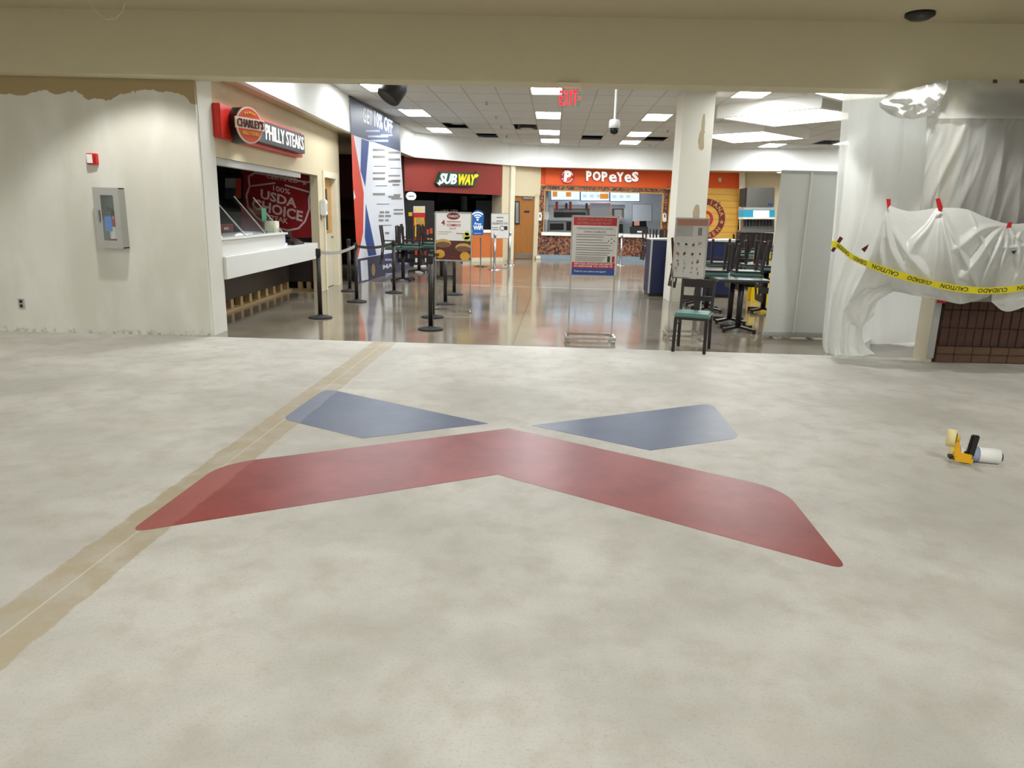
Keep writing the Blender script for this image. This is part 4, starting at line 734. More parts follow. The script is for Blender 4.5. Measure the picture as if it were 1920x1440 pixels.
# wifi sign
p = PZ(901, 500); WP = Plane((p.x - 1, p.y), (p.x + 1, p.y)); t = thing('wifi_sign', p, 'blue rounded free WiFi sign on a thin pole', 'sign')
MB().lathe([(.02, .02), (.02, .85)], p, 12).build('pole', 'steel', t)
mb = MB()
for a in range(4): mb.bar(p + Vector((0, 0, .02)), p + Vector((.22 * math.cos(a * math.pi / 2 + .5), .22 * math.sin(a * math.pi / 2 + .5), .012)), .03, .015)
mb.build('base', 'black', t)
pts = [(885.5, 441), (885.5, 401)] + [(896 + 11 * math.cos(a), 403 - 9 * math.sin(a)) for a in [math.pi - i * math.pi / 8 for i in range(1, 8)]] + [(907, 401), (906, 441)]
prism_px(WP, pts, -.02, .0, 'panel', 'wifi_blue', t); c = WP.pt(895.5, 412, .001)
for r in (.055, .12, .19): MB().ring(c, WP.n, r, r + .035, .004, 16, math.radians(45), math.radians(135)).build('wave_mark', 'letter_white', t)
MB().lathe([(.03, 0), (.03, .004)], c, 16, WP.n).build('dot_mark', 'letter_white', t)
text_px(WP, 'WiFi', (887.5, 431), (905, 431), (887.5, 423), 'letter_white', t, .002, bold=.03); text_px(WP, 'Free', (890, 422), (902, 422), (890, 417), 'letter_white', t, .002, bold=.01); bars_px(WP, [(889, 437, 903, 438)], 'paper', t, .002)
# white notice between silver posts
p = PZ(938, 503); NP = Plane((p.x - 1, p.y - .02), (p.x + 1, p.y + .06)); t = thing('notice_stand', p, 'white notice on a steel stand left of the brown door', 'sign stand')
prism_px(NP, rect(920.5, 400, 954.5, 447.5), -.03, -.005, 'frame', 'steel', t); prism_px(NP, rect(921.5, 401.2, 953.5, 446.5), -.005, .002, 'sheet', 'paper', t)
bars_px(NP, [(931, 407, 944, 409), (931, 413.5, 943, 415.5), (922.5, 426, 934, 427.5), (923, 430, 935, 431.5)], 'ink_grey', t, .003); text_px(NP, 'CELEBRATE YOU', (922.5, 421), (952.5, 421), (922.5, 417), 'ink', t, .003, bold=.01); prism_px(NP, rect(945, 424, 951.5, 431.5), .002, .004, 'logo_patch', 'ink', t); MB().ring(NP.pt(941.5, 428, .002), NP.n, .05, .075, .002, 16, .5, 5.5).build('ring_mark', 'ink_grey', t)
for x in (921.5, 953.5): MB().tube(NP.pt(x, 447, -.015), Vector((NP.pt(x, 447, -.015).x, NP.pt(x, 447, -.015).y, .02)), .012, 8).build('leg', 'steel', t)
a = NP.pt(921, 447); b = NP.pt(954, 447); MB().box((a.x - .03, p.y - .2, 0), (b.x + .03, p.y + .2, .02)).build('base', 'steel', t)
# poster stands -----------------------------------------------------------
def poster_stand(name, TL, TR, BR, BL, foot, lab, deep=.34):
    fp = PZ(*foot); pl = Plane((fp.x - 1, fp.y), (fp.x + 1, fp.y)); t = thing(name, (fp.x, fp.y, 0), lab, 'sign stand')
    q = [TL, TR, BR, BL]; cx_ = sum(p[0] for p in q) / 4; cy_ = sum(p[1] for p in q) / 4
    x0 = pl.pt(*TL).x * .5 + pl.pt(*BL).x * .5; x1 = pl.pt(*TR).x * .5 + pl.pt(*BR).x * .5; z1 = (pl.pt(*TL).z + pl.pt(*TR).z) / 2; z0 = (pl.pt(*BL).z + pl.pt(*BR).z) / 2
    y = fp.y; fr = MB()
    for a, b in (((x0, z0), (x1, z0)), ((x0, z1), (x1, z1)), ((x0, z0), (x0, z1)), ((x1, z0), (x1, z1))): fr.bar((a[0], y, a[1]), (b[0], y, b[1]), .022, .018, (0, 1, 0))
    fr.build('frame', 'chrome', t); MB().box((x0, y - .004, z0), (x1, y + .004, z1)).build('sheet', 'paper', t)
    for x in (x0 + .008, x1 - .008): MB().tube((x, y, .06), (x, y, z0), .009, 10).build('leg', 'chrome', t)
    b = MB(); yb = y + deep / 2; yf = y - deep / 2; h = .06
    for a, c_ in (((x0 - .02, yf), (x1 + .02, yf)), ((x0 - .02, yb), (x1 + .02, yb)), ((x0 - .02, yf), (x0 - .02, yb)), ((x1 + .02, yf), (x1 + .02, yb))): b.bar((a[0], a[1], h), (c_[0], c_[1], h), .03, .024, (0, 0, 1))
    b.build('base_frame', 'chrome', t)
    for x in (x0, x1):
        for yy in (yf, yb): MB().lathe([(.018, 0), (.022, .006), (.022, .03), (.01, .05)], (x, yy, 0), 12).build('foot', 'chrome', t, True)
    return t, Plane((fp.x - 1, fp.y - .005), (fp.x + 1, fp.y - .005)), (x0, x1, z0, z1, y)
# dining guideline poster
t, pl, (x0, x1, z0, z1, y) = poster_stand('poster_stand', (1073.5, 406), (1161, 405), (1153, 518), (1068.6, 517), (1104, 639), 'grey guidelines poster with red and blue bands on a chrome floor stand')
Wd = x1 - x0; Hd = z1 - z0; FRN = Vector((0, -1, 0))
def pan(u0, v0, u1, v1, m, nm, o=.0055):   # panel in sheet fractions, v from the top
    return MB().box((x0 + u0 * Wd, y - o - .001, z1 - v1 * Hd), (x0 + u1 * Wd, y - o + .001, z1 - v0 * Hd)).build(nm, m, t)
def ptext(s, u0, u1, v0, v1, m, bold=.01, o=.0075):
    return text3(s, Vector((x0 + u0 * Wd, y - o, z1 - v1 * Hd)), Vector((x0 + u1 * Wd, y - o, z1 - v1 * Hd)), Vector((x0 + u0 * Wd, y - o, z1 - v0 * Hd)), FRN, .001, m, t, off=bold)
def pbars(rows, m, nm='printed_text', o=.0075):
    mb = MB()
    for u0, v0, u1, v1 in rows: mb.box((x0 + u0 * Wd, y - o - .0008, z1 - v1 * Hd), (x0 + u1 * Wd, y - o + .0008, z1 - v0 * Hd))
    o = mb.build(nm, m, t); o['kind'] = 'stuff'; return o
pan(.03, .02, .97, .155, 'ink_red', 'red_head'); pan(.03, .165, .97, .765, 'grey_paper', 'grey_body'); pan(.03, .77, .97, .87, 'ink_red', 'red_band'); pan(.03, .87, .97, .985, 'navy_blue', 'blue_band')
ptext('THE SAFETY AND HEALTH OF OUR', .1, .86, .04, .08, 'salmon'); ptext('CUSTOMERS IS OUR FIRST PRIORITY', .1, .86, .095, .135, 'salmon')
ptext('CSRE EXCHANGE FOOD COURT', .1, .9, .185, .22, 'ink_grey'); ptext('DINING GUIDELINES', .26, .74, .24, .275, 'ink_grey')
rows = []
for k, (v, e) in enumerate(((.30, .95), (.335, .7), (.385, .68), (.43, .8), (.475, .86), (.52, .82), (.555, .9), (.60, .85), (.635, .8), (.675, .75), (.705, .72), (.735, .7))): rows.append((.1, v, e, v + .013))
pbars(rows, 'ink_grey'); pbars([(.86, .36, .88, .38), (.8, .395, .82, .415), (.92, .395, .94, .415), (.86, .43, .88, .45)], 'ink', 'figure_mark'); pan(.8, .66, .86, .76, 'sub_green', 'green_mark', .0075); pan(.9, .66, .96, .76, 'ink_red', 'red_mark', .0075)
ptext('KEEP SOCIAL DISTANCING AND SANITIZE', .08, .92, .78, .81, 'paper'); ptext('IN RESPONSE TO COVID-19', .08, .92, .82, .85, 'paper'); ptext('Thanks for your patience and support!', .08, .78, .905, .945, 'paper', 0)
# combo poster
t, pl, (x0, x1, z0, z1, y) = poster_stand('poster_stand', (816, 398), (884.4, 398), (883.4, 489), (816, 489), (850, 584), 'sandwich combos poster with pictures of food on a chrome floor stand')
Wd = x1 - x0; Hd = z1 - z0
pan(.02, .02, .98, .58, 'paper', 'white_top'); pan(.02, .58, .98, .98, 'brown', 'brown_base')
def oval(u, v, ru, rv, m, nm, o=.0075):
    pts = [Vector((x0 + (u + ru * math.cos(a * math.pi / 12)) * Wd, y - o, z1 - (v + rv * math.sin(a * math.pi / 12)) * Hd)) for a in range(24)]; return MB().prism([p + FRN * .001 for p in pts], pts).build(nm, m, t)
oval(.5, .08, .18, .07, 'ink_maroon', 'round_logo'); ptext("CHARLEYS", .36, .64, .055, .105, 'paper', .01, .009); ptext('4', .17, .27, .16, .27, 'ink_red', .02); ptext('COMBOS', .32, .7, .235, .29, 'ink_red', .02); ptext('$10.99', .4, .57, .315, .355, 'ink_red'); pbars([(.32, .18, .7, .2), (.08, .4, .45, .41), (.08, .44, .36, .45), (.58, .42, .78, .44)], 'salmon')
for u, v, ru, rv in ((.22, .64, .22, .09), (.78, .72, .22, .09)): oval(u, v, ru, rv, 'bread', 'sandwich_picture'); oval(u, v + .03, ru * .95, rv * .7, 'meat', 'sandwich_filling', .009)
for u, v in ((.13, .86), (.83, .9)): oval(u, v, .14, .09, 'fries', 'fries_picture')
for u, v, ru, rv in ((.86, .48, .11, .07), (.88, .42, .06, .05), (.9, .54, .1, .05)): oval(u, v, ru, rv, 'lemon', 'lemon_picture', .0085)
ptext('CHARLEYS', .4, .57, .905, .93, 'ink_red')
# menu poster
t, pl, (x0, x1, z0, z1, y) = poster_stand('poster_stand', (1267, 409.4), (1327, 410), (1321.5, 521), (1262, 521), (1282, 634), 'grey picture menu poster on a chrome stand behind the loose chair', .42)
Wd = x1 - x0; Hd = z1 - z0
pan(.02, .01, .98, .99, 'grey_paper', 'grey_sheet', .005); pan(.02, .01, .98, .12, 'salmon', 'brown_head'); pan(.02, .12, .54, .3, 'grey_metal', 'grey_block'); pan(.7, .15, .82, .28, 'ink_grey', 'dark_block')
random.seed(3)
for r_, v in enumerate((.42, .43, .58, .6, .72, .76, .83, .9)):
    for k in range(4):
        u = .08 + k * .22 + random.uniform(0, .08); a = random.uniform(.015, .045); b = random.uniform(.012, .035); oval(min(.92, u), v + random.uniform(-.02, .02), a, b, random.choice(['ink_grey', 'grey_metal', 'salmon', 'ink_grey']), 'dish_picture')
pbars([(.1, .26, .3, .275)] + [(.1 + .22 * k, v, .2 + .22 * k, v + .006) for k in range(4) for v in (.47, .64, .8, .95)], 'grey_metal')
# ================================================================== CHAIRS AND TABLES
def make_chair():
    t = thing('dining_chair', (0, 0, 0), '', 'chair', 'black metal chairs with green seats')
    MB().box((-.21, -.21, .425), (.21, .21, .475)).build('seat', 'teal', t, bevel=.018)
    fr = MB().box((-.195, -.195, .395), (.195, .195, .425))
    for s in (-1, 1): fr.bar((s * .18, -.19, .33), (s * .18, .19, .33), .014, .014)
    fr.build('seat_frame', 'post_black', t)
    for s in (-1, 1):
        MB().bar((s * .185, -.185, 0), (s * .18, -.18, .41), .036, .036).build('leg', 'post_black', t); MB().bar((s * .19, .23, 0), (s * .185, .18, .41), .036, .036).build('leg', 'post_black', t)
        MB().bar((s * .185, .18, .40), (s * .19, .235, .85), .034, .024).build('back_post', 'post_black', t)
    def rail(z, h): yy = .18 + .055 * (z - .4) / .45; return MB().box((-.185, yy - .011, z - h / 2), (.185, yy + .011, z + h / 2))
    bk = rail(.80, .1).build('top_rail', 'post_black', t); rail(.62, .06).build('middle_rail', 'post_black', t); MB().bar((0, .2, .42), (0, .228, .78), .07, .016, (1, 0, 0)).build('splat', 'post_black', t)
    return t
def make_table(wx, wy, ped):
    t = thing('dining_table', (0, 0, 0), '', 'table', 'green top tables')
    MB().box((-wx / 2, -wy / 2, .715), (wx / 2, wy / 2, .75)).build('top', 'table_top', t, bevel=.008); MB().box((-wx / 2 - .004, -wy / 2 - .004, .712), (wx / 2 + .004, wy / 2 + .004, .722)).build('edge', 'black', t)
    for px_, py_ in ped:
        MB().lathe([(.042, .06), (.042, .69)], (px_, py_, 0), 16).build('column', 'post_black', t, True)
        b = MB()
        for a in range(4): d = Vector((math.cos(a * math.pi / 2 + .6), math.sin(a * math.pi / 2 + .6), 0)); b.bar(Vector((px_, py_, .07)), Vector((px_, py_, .045)) + d * .3, .05, .035); b.lathe([(.025, 0), (.025, .03)], Vector((px_, py_, 0)) + d * .29, 10)
        b.build('cross_base', 'post_black', t); MB().box((px_ - .14, py_ - .14, .69), (px_ + .14, py_ + .14, .712)).build('top_plate', 'black', t)
    return t
chair0 = make_chair(); fl_ = PZ(1256.4, 658.5); fr_ = PZ(1315.7, 664); bl_ = PZ(1276.8, 649.7); br_ = PZ(1331, 655.6); ctr = (fl_ + fr_ + bl_ + br_) / 4; ang = math.atan2((fr_ - fl_).y, (fr_ - fl_).x)
chair0.location = (ctr.x, ctr.y, 0); chair0.rotation_euler = (0, 0, ang); chair0['label'] = 'black metal dining chair with a green seat standing upright alone at the hall edge'
def up(x, y, rz, lab): return dup(chair0, (x, y, .75 + .476), -rz, lab, math.pi)
tabA = make_table(.75, 1.15, ((0, -.42), (.12, .42))); tA = Vector((3.24, 10.78, 0)); tabA.location = tA; tabA.rotation_euler = (0, 0, .0); tabA['label'] = 'green topped table with black pedestals right behind the loose chair, chairs upturned on it'
up(2.98, 10.95, 1.7, 'upturned black chair on the nearest table, left one behind the menu poster'); up(3.47, 10.95, -1.5, 'upturned black chair on the nearest table, right one beside the white stand')
tabB = dup(tabA, (3.3, 12.95, 0), .1, 'green topped table in front of the cream column, behind the nearest table'); up(3.02, 12.9, 1.5, 'upturned black chair on the table before the column, left one'); up(3.6, 12.95, -1.6, 'upturned black chair on the table before the column, right one')
tabC = make_table(.75, .75, ((0, 0),)); tabC.location = (4.35, 12.6, 0); tabC['label'] = 'small green topped table with upturned chairs left of the white roll-up stand'
for k, (x, y, r) in enumerate(((4.1, 12.6, 1.57), (4.58, 12.6, -1.5), (4.35, 12.95, 3.1), (4.3, 12.3, .1))): up(x, y, r, 'upturned black chair on the table left of the white roll-up stand, ' + ('left', 'right', 'back', 'front')[k] + ' one')
tb = dup(tabC, (-2.55, 16.6, 0), .1, 'green topped table with upturned chairs in front of the tall banner'); 
for k, (x, y, r) in enumerate(((-2.8, 16.55, 1.5), (-2.32, 16.6, -1.5), (-2.55, 16.95, 3.1))): up(x, y, r, 'upturned black chair on the table in front of the tall banner, ' + ('left', 'right', 'back')[k] + ' one')
tb = dup(tabC, (-1.75, 17.4, 0), -.1, 'green topped table with upturned chairs beside the drink cooler')
for k, (x, y, r) in enumerate(((-1.98, 17.4, 1.6), (-1.5, 17.4, -1.6), (-1.75, 17.75, 3.2))): up(x, y, r, 'upturned black chair on the table beside the drink cooler, ' + ('left', 'right', 'back')[k] + ' one')
tb = dup(tabC, (-2.5, 19.0, 0), 0, 'green topped table farther back beside the tall banner'); up(-2.72, 19.0, 1.5, 'upturned black chair on the back table beside the tall banner, left one'); up(-2.26, 19.0, -1.5, 'upturned black chair on the back table beside the tall banner, right one')
tb = dup(tabC, (4.05, 20.6, 0), 0, 'green topped table with upturned chairs far back by the mosaic counter')
for k, (x, y, r) in enumerate(((3.8, 20.6, 1.5), (4.28, 20.6, -1.5), (4.05, 20.95, 3.1))): up(x, y, r, 'upturned black chair on the far table by the mosaic counter, ' + ('left', 'right', 'back')[k] + ' one')
tb = dup(tabC, (4.0, 18.3, 0), .2, 'green topped table with upturned chairs behind the blue cabinet')
for k, (x, y, r) in enumerate(((3.75, 18.3, 1.5), (4.25, 18.3, -1.5))): up(x, y, r, 'upturned black chair on the table behind the blue cabinet, ' + ('left', 'right')[k] + ' one')
tb = dup(tabC, (5.5, 16.8, 0), .2, 'green topped table with upturned chairs in front of the drink machine')
for k, (x, y, r) in enumerate(((5.25, 16.8, 1.5), (5.75, 16.8, -1.5), (5.5, 17.15, 3.1))): up(x, y, r, 'upturned black chair on the table in front of the drink machine, ' + ('left', 'right', 'back')[k] + ' one')
tb = dup(tabC, (6.3, 18.9, 0), 0, 'green topped table with upturned chairs, farthest in front of the drink machine')
for k, (x, y, r) in enumerate(((6.05, 18.9, 1.5), (6.55, 18.9, -1.5), (6.3, 19.25, 3.1))): up(x, y, r, 'upturned black chair on the farthest table before the drink machine, ' + ('left', 'right', 'back')[k] + ' one')
# wet floor signs seen between the chair legs
for k, (x, y) in enumerate(((1411, 545), (1428, 545))):
    p = Vector((4.72 + k * .22, 14.35, 0)); t = thing('wet_floor_sign', p, 'folded yellow floor sign behind the upturned chairs, ' + ('left' if k == 0 else 'right') + ' one', 'floor sign', 'yellow floor signs')
    MB().hexa([p + Vector(v) for v in ((-.07, -.14, .0), (.07, -.14, 0), (.07, -.12, 0), (-.07, -.12, 0))], [p + Vector(v) for v in ((-.045, -.02, .95), (.045, -.02, .95), (.045, 0, .95), (-.045, 0, .95))]).build('front_panel', 'wet_yellow', t); MB().hexa([p + Vector(v) for v in ((-.07, .12, .0), (.07, .12, 0), (.07, .14, 0), (-.07, .14, 0))], [p + Vector(v) for v in ((-.045, 0, .95), (.045, 0, .95), (.045, .02, .95), (-.045, .02, .95))]).build('rear_panel', 'wet_yellow', t)
# blue waste cabinets
for x0_, x1_, yy, lab in ((2.72, 3.5, 14.7, 'left of the cream column'), (3.78, 4.42, 14.75, 'right of the cream column')):
    t = thing('waste_cabinet', ((x0_ + x1_) / 2, yy, 0), 'navy blue waste cabinet ' + lab, 'cabinet', 'navy waste cabinets')
    MB().box((x0_, yy, .06), (x1_, yy + .6, 1.12)).build('body', 'cab_blue', t, bevel=.006); MB().box((x0_ + .02, yy + .02, 0), (x1_ - .02, yy + .58, .06)).build('plinth', 'black', t)
    MB().hexa([(x0_ - .01, yy - .01, 1.12), (x1_ + .01, yy - .01, 1.12), (x1_ + .01, yy + .61, 1.12), (x0_ - .01, yy + .61, 1.12)], [(x0_ - .01, yy - .01, 1.14), (x1_ + .01, yy - .01, 1.17), (x1_ + .01, yy + .61, 1.17), (x0_ - .01, yy + .61, 1.14)]).build('lid', 'grey_metal', t)
    MB().box((x0_ - .012, yy - .012, .06), (x0_ + .02, yy + .02, 1.12)).build('corner_strip', 'grey_metal', t)
# ================================================================== FLOOR EMBLEM
def c1(u, v): return (240 + u * .375, 700 + v * .375)
def c2f(u, v): return (880 + u * .375, 720 + v * .375)
def meet(a, b, c_, d):
    a, b, c_, d = [PZ(*q) for q in (a, b, c_, d)]; r = b - a; s = d - c_; k = ((c_ - a).x * s.y - (c_ - a).y * s.x) / (r.x * s.y - r.y * s.x); return a + r * k
def rounded(pts, rad):
    out = []; n = len(pts)
    for i in range(n):
        p, r = pts[i]; a = pts[i - 1][0]; b = pts[(i + 1) % n][0]
        if not r: out.append(p); continue
        da = (a - p).normalized(); db = (b - p).normalized(); s0 = p + da * r; s1 = p + db * r
        for k in range(9): q = k / 8; out.append(s0 * (1 - q) ** 2 + p * 2 * q * (1 - q) + s1 * q * q)
    return out
RLu = (c1(575, 440), c1(1895, 277)); RLl = (c1(240, 760), c1(1845, 507)); RRu = (c2f(195, 222), c2f(1450, 500)); RRl = (c2f(140, 453), c2f(1700, 880)); RLe = (c1(70, 745), c1(420, 487)); RRe = (c2f(1600, 560), c2f(1835, 855))
red = rounded([(meet(*RLu, *RRu), 0), (meet(*RRu, *RRe), .22), (meet(*RRe, *RRl), .1), (meet(*RRl, *RLl), 0), (meet(*RLl, *RLe), .1), (meet(*RLe, *RLu), .22)], .2)
BLu = (c1(1050, 90), c1(1795, 250)); BLd = (c1(850, 248), c1(1170, 325)); BLi = (c1(1170, 325), c1(1795, 252)); BLe = (c1(805, 205), c1(960, 95))
blue1 = rounded([(meet(*BLu, *BLi), 0), (meet(*BLi, *BLd), 0), (meet(*BLd, *BLe), .1), (meet(*BLe, *BLu), .17)], .2)
BRu = (c2f(310, 207), c2f(1150, 104)); BRd = (c2f(905, 333), c2f(1260, 283)); BRi = (c2f(310, 207), c2f(905, 333)); BRe = (c2f(1235, 125), c2f(1330, 240))
blue2 = rounded([(meet(*BRu, *BRi), 0), (meet(*BRu, *BRe), .17), (meet(*BRe, *BRd), .12), (meet(*BRd, *BRi), 0)], .2)
t = thing('painted_emblem', meet(*RLu, *RRu), 'big red and blue X emblem painted on the concrete floor', 'floor emblem')
for nm, pts, m in (('red_chevron', red, 'red_paint'), ('blue_arm', blue1, 'blue_paint'), ('blue_arm', blue2, 'blue_paint')):
    MB().prism([Vector((p.x, p.y, .0015)) for p in pts], [Vector((p.x, p.y, -.002)) for p in pts]).build(nm, m, t)
# ================================================================== RIGHT WALL, BRICK
RY = 8.35
rw = struct(MB().box((4.93, RY + .03, 0), (12.1, RY + .27, 2.985)).build('wall_right', 'mortar'), 'brick wall at right, mostly hidden behind plastic sheeting')
br = None; brl = None
def put_brick(proto, c):
    b = proto.copy(); col.objects.link(b); b.parent = rw; b.location = c; return b
pv = MB().box((-.047, -.02, -.1035), (.047, .025, .1035)).build('brick', 'brick', rw, bevel=.006); ph = MB().box((-.1025, -.02, -.0455), (.1025, .025, .0455)).build('brick', 'brick_low', rw, bevel=.006)
first = True; random.seed(5)
for r in range(2):
    for i in range(8):
        c = Vector((5.08 + i * .21 + (.1 if r else 0) * 0 - .0, RY + .03 + random.uniform(-.004, .004), .05 + r * .096))
        if i == 0 and r == 0: ph.location = c
        else: put_brick(ph, c)
for r in range(4):
    for i in range(17):
        c = Vector((5.03 + i * .1, RY + .03 + random.uniform(-.006, .006), .305 + r * .212))
        if i == 0 and r == 0: pv.location = c
        else: put_brick(pv, c)
struct(MB().box((4.86, RY + .01, 0), (4.93, RY + .29, 2.985)).build('wall_right_return', 'board_tan'), 'tan board at the end of the brick wall'); struct(MB().box((4.862, RY - .012, .05), (4.935, RY + .02, 2.9)).build('trim_6', 'grey_metal'), 'grey metal corner bead beside the brick wall')
t = thing('tape_patch', PY(1758, 566, RY - .03), 'small red tape patch on the corner bead above the bricks', 'tape'); MB().box((4.87, RY - .022, .70), (4.97, RY - .013, .78)).build('strip', 'tape_red', t)
# ================================================================== ROLL-UP STAND
p = PZ(1486, 634); y = p.y; x0 = PZ(1430, 632).x; x1 = PY(1545, 637, y).x; zt = PY(1500, 323, y).z
t = thing('rollup_stand', (p.x, y, 0), 'tall white roll-up banner stand seen from behind beside the plastic sheet', 'banner stand')
MB().box((x0, y - .02, .07), (x1, y - .014, zt)).build('sheet', 'film_thick', t); MB().box((x0 - .01, y - .05, .02), (x1, y + .05, .085)).build('base_bar', 'grey_metal', t, bevel=.012); MB().box((x0, y - .035, zt - .02), (x1, y - .005, zt + .02)).build('top_rail', 'grey_metal', t)
for x in (x0 + .12, x1 - .2): MB().bar((x, y - .16, .012), (x, y + .16, .012), .03, .018).build('foot', 'grey_metal', t)
xm = PY(1500, 500, y).x; MB().tube((xm, y - .045, .08), (xm, y - .045, zt), .011, 8).build('pole', 'white', t)
# ================================================================== PLASTIC SHEETING
def cat(p0, p1, p2, p3, t): return .5 * ((2 * p1) + (p2 - p0) * t + (2 * p0 - 5 * p1 + 4 * p2 - p3) * t * t + (3 * p1 - p0 - 3 * p2 + p3) * t ** 3)
def along(pts, q):
    n = len(pts) - 1; i = min(int(q * n), n - 1); f = q * n - i
    return cat(pts[max(i - 1, 0)], pts[i], pts[i + 1], pts[min(i + 2, n)], f)
def sheet(name, rows, nu, nv, disp, m, parent=None):
    R3 = [[PY(x, y_, Y) for x, y_, Y in r] for r in rows]; vs_ = []
    for j in range(nv + 1):
        v = j / nv
        for i in range(nu + 1):
            u = i / nu; P = along([along(r, u) for r in R3], v); d = (P - ORG); d.z = 0; d.normalize(); vs_.append(P - d * disp(u, v, P))
    fs = [(j * (nu + 1) + i, j * (nu + 1) + i + 1, (j + 1) * (nu + 1) + i + 1, (j + 1) * (nu + 1) + i) for j in range(nv) for i in range(nu)]
    return MB().add(vs_, fs).build(name, m, parent, True)
def rid(x): x = x - math.floor(x); return 1 - abs(2 * x - 1)
def nz(x, y_, z=0): return noise.noise(Vector((x, y_, z)))
def crease(x, y_, z=0):
    "sharp random wrinkles: ridged noise in three octaves"
    r = 0
    for k, (f, a) in enumerate(((1, 1), (2.1, .5), (4.3, .25))): r += a * (1 - abs(noise.noise(Vector((x * f, y_ * f, z + 3.7 * k)))) * 2.2)
    return r / 1.75
def fold(x, sharp=1.6): return max(0, rid(x)) ** sharp
# hanging curtain beside the roll-up stand
def d1(u, v, P):
    a = .035 + .06 * v
    return a * (fold(u * 4.2 + .25 * nz(u * 2, v * 1.5) + .1 * v, 2.2) - .4) + .03 * nz(u * 6 + 3, v * 3) + .03 * crease(u * 3, v * 5, 2)
cur = sheet('plastic_curtain', [
    [(1581, 172, 8.74), (1640, 170, 8.70), (1700, 166, 8.66), (1752, 160, 8.6)],
    [(1575, 260, 8.78), (1640, 258, 8.72), (1705, 255, 8.66), (1765, 250, 8.6)],
    [(1566, 380, 8.84), (1625, 378, 8.76), (1690, 380, 8.68), (1750, 385, 8.6)],
    [(1558, 470, 8.86), (1600, 475, 8.76), (1650, 480, 8.68), (1700, 485, 8.6)],
    [(1550, 545, 8.88), (1578, 548, 8.72), (1610, 552, 8.6), (1640, 560, 8.55)],
    [(1545, 600, 8.92), (1570, 604, 8.7), (1596, 606, 8.6), (1618, 604, 8.62)],
    [(1542, 640, 8.9), (1566, 645, 8.72), (1592, 648, 8.62), (1620, 642, 8.7)],
    [(1546, 660, 8.86), (1568, 666, 8.64), (1596, 668, 8.58), (1640, 664, 8.66)]], 70, 110, d1, 'film')
tag(cur, 'white plastic curtain hanging from the header down to the floor beside the roll-up stand', 'plastic sheet')
# second layer behind it, reaching right
def d2(u, v, P): return .04 * (fold(u * 3 + .3 * nz(u, v * 2), 2) - .4) + .02 * nz(u * 8, v * 6)
tag(sheet('plastic_curtain', [[(1590, 200, 9.3), (1660, 200, 9.25), (1745, 200, 9.2)], [(1592, 420, 9.35), (1660, 420, 9.3), (1745, 420, 9.25)], [(1590, 560, 9.4), (1655, 560, 9.4), (1728, 560, 9.4)], [(1585, 642, 9.45), (1650, 646, 9.55), (1722, 640, 9.6)]], 40, 60, d2, 'film_backlit'), 'inner white plastic curtain behind the taped swag, down to the floor', 'plastic sheet')
# sheet over the right wall with long slanting folds
def d3(u, v, P):
    s = u * 5.2 + v * 1.9 + .5 * nz(u * 2.2, v * 1.3, 4)
    return .11 * (fold(s, 2.4) - .35) * (.25 + .75 * v) + .05 * (fold(u * 9 + v * 4.4 + .4 * nz(u * 3, v * 2, 9), 2.5) - .3) * v + .035 * crease(u * 6 + v * 3, v * 1.6, 5)
tag(sheet('plastic_drape', [[(1738, 218, 8.14), (1800, 217, 8.12), (1860, 217, 8.1), (1925, 217, 8.08), (2010, 217, 8.05)], [(1735, 300, 8.12), (1800, 300, 8.1), (1862, 300, 8.08), (1925, 300, 8.06), (2010, 300, 8.03)], [(1728, 390, 8.12), (1795, 392, 8.08), (1860, 395, 8.06), (1925, 395, 8.04), (2010, 395, 8)], [(1735, 480, 8.14), (1800, 485, 8.1), (1865, 490, 8.08), (1925, 490, 8.06), (2010, 490, 8)], [(1745, 560, 8.2), (1800, 566, 8.2), (1865, 566, 8.2), (1925, 566, 8.2), (2010, 560, 8.1)]], 110, 90, d3, 'film_thin'), 'thin grey plastic sheet with long slanting folds over the right wall', 'plastic sheet')
# flat doubled band along the top
def d4(u, v, P): return .012 * nz(u * 5, v * 2) + .02 * crease(u * 3, v * 1.2, 21)
tag(sheet('plastic_band', [[(1745, 150, 8.21), (1830, 151, 8.19), (1925, 152, 8.17), (2010, 153, 8.15)], [(1742, 190, 8.15), (1830, 190, 8.13), (1925, 190, 8.11), (2010, 190, 8.09)], [(1738, 222, 8.08), (1830, 222, 8.06), (1925, 223, 8.04), (2010, 224, 8.02)]], 60, 24, d4, 'film_thin'), 'flat white plastic band along the top of the right wall', 'plastic sheet')
# bunched piece under the header
def d5(u, v, P): return .08 * math.sin(math.pi * u) * math.sin(math.pi * v) + .06 * (fold(u * 3.6 - v * 2 + .5 * nz(u * 3, v * 3), 1.6) - .4) + .05 * crease(u * 3, v * 2.5, 11)
tag(sheet('bunched_plastic', [[(1668, 176, 8.34), (1720, 164, 8.2), (1752, 158, 8.1), (1778, 152, 8.08)], [(1650, 190, 8.34), (1700, 184, 8.15), (1745, 178, 8.05), (1775, 170, 8.05)], [(1652, 204, 8.34), (1696, 206, 8.16), (1738, 204, 8.05), (1764, 192, 8.05)], [(1668, 216, 8.32), (1690, 222, 8.2), (1722, 222, 8.1), (1752, 214, 8.05)]], 50, 36, d5, 'film'), 'bunched ruffle of white plastic tucked under the header beam', 'plastic sheet')
